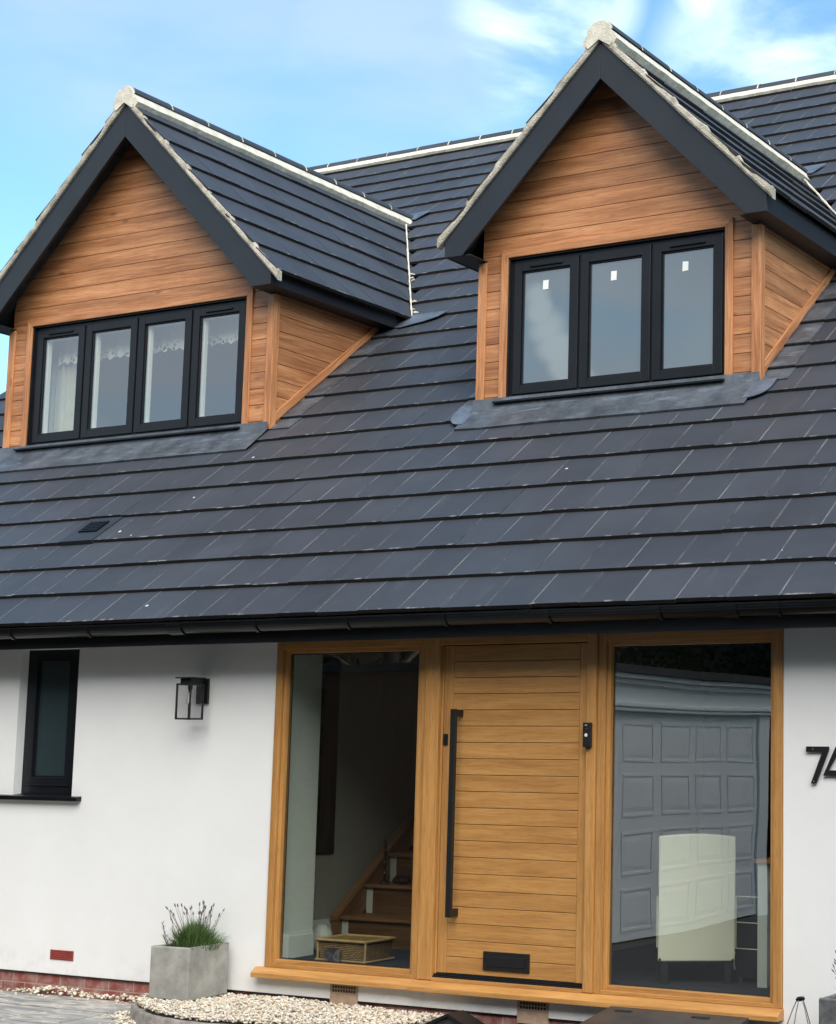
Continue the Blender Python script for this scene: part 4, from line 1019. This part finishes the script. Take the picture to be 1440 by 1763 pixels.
t = Thing('house_number', (3.9, 0, 1.58), 'black house number 74 fixed to the white wall at the right edge', 'house number')
def stroke(m, poly): m.prism([(x, -.020, z) for x, z in poly], (0, .010, 0))
z0, z1 = 1.477, 1.678; s = .030
m = MB(); stroke(m, [(3.757, z1 - s), (3.882, z1 - s), (3.862, z1 - s), (3.862, z1), (3.757, z1)][:0] or [(3.757, z1 - s), (3.853, z1 - s), (3.785, z0), (3.818, z0), (3.893, z1 - s * .55), (3.893, z1), (3.757, z1)])
t.add(m, 'digit', BLACKM, bevel=.001)
m = MB(); X = 3.875   # digit 4
stroke(m, [(X - .017, z0 + .043), (X + .10, z0 + .043), (X + .10, z0 + .043 + s), (X + .017, z0 + .043 + s)]); stroke(m, [(X - .017, z0 + .0435), (X + .0165, z0 + .0435 + s), (X + .095, z1), (X + .058, z1)]); stroke(m, [(X + .1005, z0), (X + .132, z0), (X + .132, z1 - .04), (X + .1005, z1 - .04)])
t.add(m, 'digit', BLACKM)
m = MB()
for x, z in ((3.80, z1 - .014), (3.806, z0 + .012), (3.96, z0 + .058)): m.lathe((x, -.0202, z), [(.004, 0), (.0035, .0015), (0, .002)], 10, 'y')
t.add(m, 'screw', CHROME)

# ------------------------------------------------------------------ ground
m = MB(); m.face([(-120, -120, -.30), (120, -120, -.30), (120, 120, -.30), (-120, 120, -.30)]); o = m.build('driveway', TARMAC); tag(o, kind='structure')
m = MB()
joints = []
def slabp(pts, z=-.022): m.prism([(x, y, z + random.uniform(-.003, .003)) for x, y in pts], (0, 0, -.10))
g = .012
ys = [-.05, -.47, -.95, -1.55, -2.2]
for j, (ya, yb) in enumerate(zip(ys, ys[1:])):
    x = -6.2 + (j * .37) % .6
    while x < -.2:
        wd = [.62, .9, .45, .75][(j + int(x * 3)) % 4]; x2 = x + wd
        slabp([(x + g, yb + g), (x2 - g, yb + g), (x2 - g, ya - g), (x + g, ya - g)]); x = x2
pv = m.build('paving', PAVE, bevel=.004); tag(pv, kind='structure')
m = MB(); m.box(-6.3, 1.6, -2.25, .013, -.31, -.034); o = m.build('paving_bed', noisemat('sandy_joint', (.16, .13, .10), (.26, .22, .17), 30, .95, .5, 90)); tag(o, kind='structure')
# raised gravel bed and its stone kerb
kp = [(-.70, -.30), (-.62, -.46), (-.43, -.62), (-.15, -.78), (.2, -.84), (.6, -.80), (1.0, -.62), (1.35, -.40), (1.46, -.02)]
def cat(P, n=8):
    out = []
    for i in range(len(P) - 1):
        p0, p1, p2, p3 = P[max(i - 1, 0)], P[i], P[i + 1], P[min(i + 2, len(P) - 1)]
        for k in range(n):
            t_ = k / n; out.append(tuple(.5 * (2 * p1[a] + (p2[a] - p0[a]) * t_ + (2 * p0[a] - 5 * p1[a] + 4 * p2[a] - p3[a]) * t_ ** 2 + (3 * p1[a] - p0[a] - 3 * p2[a] + p3[a]) * t_ ** 3) for a in (0, 1)))
    out.append(P[-1]); return out
kc = cat(kp)
m = MB(); prev = None
for i, (x, y) in enumerate(kc):
    a, b = kc[max(i - 1, 0)], kc[min(i + 1, len(kc) - 1)]; d = Vector((b[0] - a[0], b[1] - a[1], 0)).normalized(); nrm = Vector((d.y, -d.x, 0)); w2 = .035 + .008 * noise.noise(Vector((i * .5, 0, 0))); c = Vector((x, y, 0)); zt = .058 + .008 * noise.noise(Vector((i * .31, 4, 0)))
    ring = [c + nrm * (w2 + .012) + Vector((0, 0, -.12)), c + nrm * w2 + Vector((0, 0, zt - .012)), c + nrm * (w2 - .014) + Vector((0, 0, zt)), c - nrm * (w2 - .01) + Vector((0, 0, zt)), c - nrm * w2 + Vector((0, 0, -.12))]
    if prev:
        for k in range(4): m.face([prev[k], ring[k], ring[k + 1], prev[k + 1]])
    prev = ring
o = m.build('stone_kerb', noisemat('weathered_kerb_stone', (.16, .14, .13), (.34, .30, .27), 16, .9, .9, 50, 6, b_d=.006), smooth=True); tag(o, kind='structure')
def gz_(x, y): return .082 - .02 * max(0, x - .6) + .010 * noise.noise(Vector((x * 2.5, y * 2.5, 0)))
poly = [Vector((p[0], p[1], .05)) for p in kc] + [Vector((-.70, -.002, .05))]
m = MB(); m.prism([(p.x, p.y, .060) for p in [Vector((-.72, .0, 0))] + poly[:-1]], (0, 0, -.2)); o = m.build('gravel_bed_base', SOIL); tag(o, kind='structure')
def inpoly(x, y):
    c = False; P = kc + [(-.70, .005)]; j = len(P) - 1
    for i in range(len(P)):
        if (P[i][1] > y) != (P[j][1] > y) and x < (P[j][0] - P[i][0]) * (y - P[i][1]) / (P[j][1] - P[i][1]) + P[i][0]: c = not c
        j = i
    return c
ico = bmesh.new(); bmesh.ops.create_icosphere(ico, subdivisions=2, radius=1); ico.verts.ensure_lookup_table()
IV = [v.co.copy() for v in ico.verts]; IF = [tuple(v.index for v in f.verts) for f in ico.faces]; ico.free()
def pebbles(spots, name, m_, r0=.005, r1=.0105):
    V = []; F = []; UVc = []
    for (x, y, z) in spots:
        r = random.uniform(r0, r1); sc = (r * random.uniform(.9, 1.4), r * random.uniform(.75, 1.05), r * random.uniform(.6, .9)); rot = Matrix.Rotation(random.uniform(0, 6.28), 3, 'Z') @ Matrix.Rotation(random.uniform(-.7, .7), 3, 'X'); sd_ = Vector((random.uniform(0, 99), 0, 0)); b = len(V); c = Vector((x, y, z))
        for v in IV: V.append(c + rot @ (Vector((v.x * sc[0], v.y * sc[1], v.z * sc[2])) * (1 + .35 * noise.noise(v * 1.3 + sd_))))
        q = random.random()
        for f in IF: F.append((f[0] + b, f[1] + b, f[2] + b)); UVc += [q, .5] * 3
    me = bpy.data.meshes.new(name); me.from_pydata(V, [], F); ul = me.uv_layers.new(name='UVMap'); ul.data.foreach_set('uv', UVc); me.materials.append(m_)
    me.polygons.foreach_set('use_smooth', [True] * len(F)); o = bpy.data.objects.new(name, me); COL.objects.link(o); return o
sp = []
while len(sp) < 11000:
    x, y = random.uniform(-.75, 1.45), random.uniform(-.85, .005)
    if inpoly(x, y): sp.append((x, y, gz_(x, y) + random.uniform(-.012, .010)))
o = pebbles(sp, 'gravel', PEB); tag(o, 'cream pebble gravel bed below the left window', 'gravel', kind='stuff')
sp = []
for _ in range(800):       # strip of gravel and rubble along the plinth
    x = random.uniform(-3.6, -.62); y = -abs(random.gauss(0, .055)) - .002
    dens = noise.noise(Vector((x * 2.0, 7, 0)))
    if random.random() < .75 + dens: sp.append((x, y, -.030 + max(0, .045 - abs(y) * .28) * (.7 + dens * .8) + random.uniform(0, .01)))
for _ in range(170):
    a = random.randrange(len(kc) // 2); x, y = kc[a]; d = abs(random.gauss(0, .07)); sp.append((x + random.uniform(-.05, .05) - d * .6, y - .05 - d * .7, -.018 + random.uniform(0, .006)))
o = pebbles(sp, 'loose_gravel', PEB, .005, .012); tag(o, 'loose gravel and crumbs along the foot of the brick plinth', 'gravel', kind='stuff')

# ------------------------------------------------------------------ concrete planter with lavender
def planter(name, mid, ang, a, b, h, m_, label, wall=.028):
    t = Thing(name, mid, label, 'planter')
    ca, sa = math.cos(ang), math.sin(ang); ex = Vector((-ca, -sa, 0)); ey = Vector((-sa, ca, 0)); M_ = Vector(mid)
    m = MB(); T = .006
    def q(i, j, z, k=0): return M_ + ex * i + ey * j + Vector((0, 0, z))
    def shell(i0, i1, j0, j1): 
        m.hexa([q(i1, j0, 0), q(i0, j0, 0), q(i0, j1, 0), q(i1, j1, 0), q(i1, j0, h), q(i0, j0, h), q(i0, j1, h), q(i1, j1, h)], (0, 0, 1))
    shell(0, a, 0, wall); shell(0, a, b - wall, b); shell(0, wall, wall, b - wall); shell(a - wall, a, wall, b - wall)
    t.add(m, 'body', m_, bevel=.006)
    m = MB(); m.face([q(a - wall, wall, h - .03), q(wall, wall, h - .03), q(wall, b - wall, h - .03), q(a - wall, b - wall, h - .03)]); t.add(m, 'soil', SOIL)
    return t, q
plt, Q = planter('concrete_planter', (-.238, -.432, .092), R(4), .30, .388, .318, CONC, 'weathered square concrete planter standing on the gravel by the wall')
def blade(m, p, d, L, w, droop, uvv, n=4):
    p = Vector(p); d = Vector(d).normalized(); side = d.cross(Vector((0, 0, 1)))
    if side.length < .05: side = Vector((1, 0, 0))
    side = (side.normalized() + Vector((random.uniform(-.5, .5), random.uniform(-.5, .5), 0))).normalized(); pts = []
    for i in range(n + 1):
        pts.append((p.copy(), w * (1 - (i / n) ** 1.5 * .9))); p += d * (L / n); d = (d + Vector((d.x * .5, d.y * .5, -droop / n))).normalized()
    for (a, wa), (b, wb) in zip(pts, pts[1:]): m.face([a - side * wa, a + side * wa, b + side * wb, b - side * wb], uvs=[(uvv, .5)] * 4)
    return pts[-1][0]
h = .318; zs = .092 + h - .03
root = Thing('lavender_plant', (-.36, -.28, zs), 'green grassy lavender clump growing in the concrete planter', 'plant')
m = MB(); cl = Q(.135, .215, h - .03)
for i in range(2600):
    rr = abs(random.gauss(0, .5)); a = random.uniform(0, 6.28); rx = min(rr, 1.1) * .135; p = cl + Vector((rx * math.cos(a), rx * math.sin(a), 0)); hh = random.uniform(.07, .19) * (1.1 - .35 * min(rr, 1))
    blade(m, p, (math.cos(a) * rr * .45 + random.gauss(0, .15), math.sin(a) * rr * .45 + random.gauss(0, .15), 1), hh, .0030, random.uniform(0, .5), random.random())
root.add(m, 'foliage', BLADE, merge=False)
m = MB()
for i in range(34):
    a = random.uniform(0, 6.28); r0 = random.uniform(0, .09); p = cl + Vector((r0 * math.cos(a), r0 * math.sin(a), .02)); L = random.uniform(.17, .27)
    d = Vector((math.cos(a) * random.uniform(.1, .5), math.sin(a) * random.uniform(.1, .5), 1)).normalized(); pts = [p]
    for k in range(5): pts.append(pts[-1] + d * (L / 5)); d = (d + Vector((random.gauss(0, .08), random.gauss(0, .08), 0))).normalized()
    uvv = (random.random(), .5); m.tube(pts, [.0014] * 5 + [.001], 5, uvc=uvv)
    e = pts[-1]; m.tube([e, e + d * .008, e + d * .018, e + d * .026], [.0015, .0045, .004, .001], 6, uvc=uvv)
    if random.random() < .5: q = pts[3]; m.tube([q, q + Vector((random.gauss(0, .02), random.gauss(0, .02), .03))], .001, 4, uvc=uvv)
# bare side shoots on the left of the planter
for i in range(7):
    p = Q(.235 + random.uniform(-.03, .03), .16 + random.uniform(-.06, .06), h - .03); L = [.15, .17, .12, .24, .09, .13, .10][i]
    d = Vector((random.uniform(-.65, -.15), random.uniform(-.2, .1), 1)).normalized(); pts = [p]
    for k in range(6): pts.append(pts[-1] + d * (L / 6)); d = (d + Vector((random.gauss(0, .06), 0, 0))).normalized()
    uvv = (random.random() * .6, .5); m.tube(pts, .0016, 5, uvc=uvv)
    for k in range(2, 7):
        for sg in (-1, 1):
            e = blade(m, pts[k], (sg * random.uniform(.4, 1), random.gauss(0, .3), .8), random.uniform(.02, .04), .0028, .1, random.random(), 2)
root.add(m, 'flower_stems', TWIG, merge=False)

# right-hand planter, mostly out of the frame
t2, Q2 = planter('slate_planter', (4.44, -.52, -.06), R(0), .395, .40, .475, ZINC, 'dark mottled slate planter at the right edge of the photo')
root = Thing('dry_lavender', (4.23, -.35, .38), 'sparse twiggy lavender growing in the dark slate planter', 'plant')
m = MB(); c2 = Vector((4.24, -.33, .38))
for i in range(60):
    a = random.uniform(0, 6.28); p = c2 + Vector((random.uniform(-.1, .1), random.uniform(-.1, .1), 0)); L = random.uniform(.12, .30); d = Vector((math.cos(a) * .7 , math.sin(a) * .5, 1)).normalized(); pts = [p]
    for k in range(5): pts.append(pts[-1] + d * (L / 5)); d = (d + Vector((random.gauss(0, .08), random.gauss(0, .08), 0))).normalized()
    uvv = (random.random(), .5); m.tube(pts, .0013, 4, uvc=uvv); e = pts[-1]; m.tube([e, e + d * .01, e + d * .024], [.0015, .004, .001], 5, uvc=uvv)
root.add(m, 'flower_stems', TWIG, merge=False)
m = MB()
for i in range(260):
    a = random.uniform(0, 6.28); p = c2 + Vector((random.gauss(0, .05), random.gauss(0, .05), 0)); blade(m, p, (math.cos(a) * .4, math.sin(a) * .4, 1), random.uniform(.05, .12), .0018, .3, random.random() * .6)
root.add(m, 'foliage', BLADE, merge=False)

# wire plant support with black cap
t = Thing('wire_plant_support', (3.90, -.40, -.06), 'black capped wire plant support with four curved legs beside the slate planter', 'plant support')
m = MB(); m.lathe((0, 0, 0), [(0, -.012), (.018, -.010), (.0255, 0), (.018, .010), (0, .013)], 20)
Mx = Matrix.Translation((3.893, -.40, .388)) @ Matrix.Rotation(R(-14), 4, 'Y') @ Matrix.Rotation(R(-10), 4, 'X'); m.v = [tuple(Mx @ Vector(v)) for v in m.v]; t.add(m, 'cap', BLACKM, smooth=True)
for i, a in enumerate((R(185), R(265), R(330), R(70))):
    m = MB(); d = Vector((math.cos(a), math.sin(a), 0)); c = Vector((3.893, -.40, .385)); pts = []
    for k in range(9):
        u = k / 8; pts.append(c + d * (.018 + .13 * u ** .8 * (1 + .15 * math.sin(u * 3))) + Vector((0, 0, -.445 * u)))
    m.tube(pts, .0028, 6); t.add(m, 'leg', noisemat('grey_wire%d' % i, (.10, .10, .11), (.16, .16, .17), 20, .4), smooth=True)

# dark boxes at the foot of the picture
t = Thing('storage_box', (3.02, -.35, -.28), 'low charcoal plastic storage box with a sloping lid under the right window', 'storage box')
m = MB(); m.prism([(2.62, -.60, -.28), (2.62, -.10, -.28), (2.62, -.10, .19), (2.62, -.60, .115)], (.80, 0, 0)); t.add(m, 'body', CHAR, bevel=.006)
m = MB(); zl = lambda y: .222 - (-.085 - y) * .15
m.prism([(2.585, -.66, zl(-.66) - .035), (2.585, -.085, zl(-.085) - .035), (2.585, -.085, zl(-.085)), (2.585, -.66, zl(-.66))], (.865, 0, 0)); lid = t.add(m, 'lid', CHAR, bevel=.005)
for xa in (2.66, 3.14):
    m = MB(); m.prism([(xa, -.175, zl(-.175) + .0035), (xa, -.15, zl(-.15) + .0035), (xa, -.15, zl(-.15) - .003), (xa, -.175, zl(-.175) - .003)], (.105, 0, 0)); t.add(m, 'hinge_slot', BLACK, lid)
t = Thing('pitched_box', (1.60, -.42, -.28), 'dark grey box with a small pitched lid on the ground below the door', 'box')
cxp, ap = 1.668, .148
m = MB(); m.prism([(cxp - .21, -.345, -.28), (cxp + .21, -.345, -.28), (cxp + .21, -.345, ap - .105), (cxp, -.345, ap - .022), (cxp - .21, -.345, ap - .105)], (0, .12, 0)); t.add(m, 'body', CHAR, bevel=.003)
for sg in (-1, 1):
    m = MB(); m.prism([(cxp, -.365, ap), (cxp + sg * .25, -.365, ap - .25 * .43), (cxp + sg * .25, -.365, ap - .25 * .43 - .022), (cxp, -.365, ap - .020)], (0, .16, 0)); t.add(m, 'lid_slope', FRAME, bevel=.002)

# ------------------------------------------------------------------ across the drive (seen only mirrored in the glass)
t = Thing('garage', (-1.25, -8.0, -.30), 'pale grey garage with a panelled door across the drive, mirrored in the right window', 'garage')
GX = -1.28; ga, gb = -10.05, -5.85
m = MB(); m.box(GX - 3.0, GX - .12, ga - .25, gb + .25, -.30, 2.42); t.add(m, 'walls', DKWOOD)
m = MB(); m.box(GX - .119, GX - .02, ga - .25, ga, -.30, 2.1); m.box(GX - .119, GX - .02, gb, gb + .25, -.30, 2.1); m.box(GX - .119, GX - .01, ga - .25, gb + .25, 2.1005, 2.36); t.add(m, 'surround', GARW)
m = MB()
for i, (o_, z0, z1) in enumerate(((.03, 2.06, 2.10), (.05, 2.10, 2.15), (.06, 2.32, 2.37), (.12, 2.3705, 2.42))): m.box(GX - .009, GX + o_, ga - .28, gb + .28, z0 + .001, z1)
t.add(m, 'cornice', GARW, bevel=.012)
m = MB(); m.box(GX - 3.1, GX + .16, ga - .35, gb + .35, 2.4205, 2.50); t.add(m, 'roof', FELT)
m = MB(); m.box(GX - .10, GX - .05, ga + .005, gb - .005, -.28, 2.09); dr = t.add(m, 'garage_door', GARW)
m = MB(); nc, nr = 5, 4; pw = (gb - ga) / nc; ph = 2.28 / nr
for i in range(nc):
    for j in range(nr):
        y0, z0 = ga + i * pw, -.26 + j * ph; a, b, c, e = y0 + .08, y0 + pw - .08, z0 + .07, z0 + ph - .07
        xo = GX - .049
        m.box(xo, xo + .006, a, b, c, c + .025); m.box(xo, xo + .006, a, b, e - .025, e); m.box(xo, xo + .006, a, a + .025, c + .025, e - .025); m.box(xo, xo + .006, b - .025, b, c + .025, e - .025)
        m.hexa([(xo, a + .05, c + .05), (xo, b - .05, c + .05), (xo, b - .05, e - .05), (xo, a + .05, e - .05), (xo + .005, a + .09, c + .09), (xo + .005, b - .09, c + .09), (xo + .005, b - .09, e - .09), (xo + .005, a + .09, e - .09)])
t.add(m, 'door_panels', GARW, dr)
def tree(name, x, y, h, cr, cz, lm, label, n=5200):
    t = Thing(name, (x, y, -.3), label, 'tree', 'trees beyond the garage')
    m = MB(); tr = [Vector((x, y, -.3)), Vector((x + .05, y, h * .3)), Vector((x, y + .1, h * .6)), Vector((x, y, h * .85))]; m.tube(tr, [.16, .13, .08, .03], 10)
    for i in range(7):
        a = i * 2.4; p = tr[1].lerp(tr[3], .1 + i * .12); q = p + Vector((math.cos(a) * cr * .7, math.sin(a) * cr * .7, cr * .4)); m.tube([p, p.lerp(q, .5) + Vector((0, 0, .1)), q], [.05, .03, .012], 6)
    t.add(m, 'trunk', DKWOOD, smooth=True)
    m = MB(); cl = [Vector((x + random.gauss(0, cr * .5), y + random.gauss(0, cr * .5), cz + random.gauss(0, cr * .45))) for _ in range(26)]
    for i in range(n):
        c = random.choice(cl); p = c + Vector((random.gauss(0, 1), random.gauss(0, 1), random.gauss(0, 1))).normalized() * random.uniform(.2, .62) * cr * .5; a = Vector((random.gauss(0, 1), random.gauss(0, 1), random.gauss(0, 1))).normalized(); b = a.orthogonal().normalized(); s_ = random.uniform(.04, .08); uvv = (random.random(), .5)
        m.face([p - a * s_, p + b * s_ * .6, p + a * s_, p - b * s_ * .6], uvs=[uvv] * 4)
    t.add(m, 'crown', lm, merge=False)
tree('broadleaf_tree', -5.2, -8.0, 5.2, 2.2, 4.2, LEAFY, 'yellow-green tree rising behind the garage roof, nearest the house')
tree('broadleaf_tree', -5.0, -12.6, 5.6, 2.3, 4.4, LEAFD, 'dark green tree beyond the far end of the garage')
m = MB()
def hedge(x0, x1, y0, y1, z0, z1, n, lm, name, label):
    m = MB(); m.box(x0 + .15, x1 - .15, y0 + .15, y1 - .15, z0, z1 - .2, mi=1)
    for i in range(n):
        y = random.uniform(y0, y1); top = z1 + .35 * noise.noise(Vector((y * .6, 3, 0))) ; z = random.uniform(z0, top); x = x1 - .12 + random.gauss(0, .07) if random.random() < .75 else random.uniform(x0, x1)
        if x < x1 - .3: z = top + random.gauss(-.1, .12)
        p = Vector((x, y, z)); a = Vector((random.gauss(0, 1), random.gauss(0, 1), random.gauss(0, 1))).normalized(); b = a.orthogonal().normalized(); s_ = random.uniform(.04, .09); uvv = (random.random(), .5)
        m.face([p - a * s_, p + b * s_ * .6, p + a * s_, p - b * s_ * .6], uvs=[uvv] * 4)
    o = m.build(name, [lm, SOIL], merge=False); tag(o, label, 'hedge'); return o
hedge(-7.4, -6.2, -22.0, -1.0, -.3, 4.3, 16000, LEAFD, 'hedge', 'tall dark hedge along the far side of the drive, behind the garage')
m = MB(); m.box(-50, -8, -31, -27.2, -.3, 6.0, mi=1); m.box(-7.99, 50, -31, -23.2, -.3, 13.0, mi=1)  # unseen tree belt, added to cut sky light and deepen the eaves shade
for i in range(22000):
    x = random.uniform(-50, 50); tall = x > -8; top = (14.5 if tall else 6.8) + 1.6 * noise.noise(Vector((x * .22, 8, 0))); z = random.uniform(-.3, top) if i % 3 else top - abs(random.gauss(0, .7)); p = Vector((x, (-23 if tall else -27) + random.gauss(0, .25), z))
    a = Vector((random.gauss(0, 1), random.gauss(0, .5), random.gauss(0, 1))).normalized(); b = a.orthogonal().normalized(); s_ = random.uniform(.14, .32); uvv = (random.random(), .5)
    m.face([p - a * s_, p + b * s_ * .6, p + a * s_, p - b * s_ * .6], uvs=[uvv] * 4)
o = m.build('sky_blocking_belt', [LEAFD, SOIL], merge=False); tag(o, 'unseen belt of tall trees added behind the viewer to block low sky light', 'trees', kind='stuff')
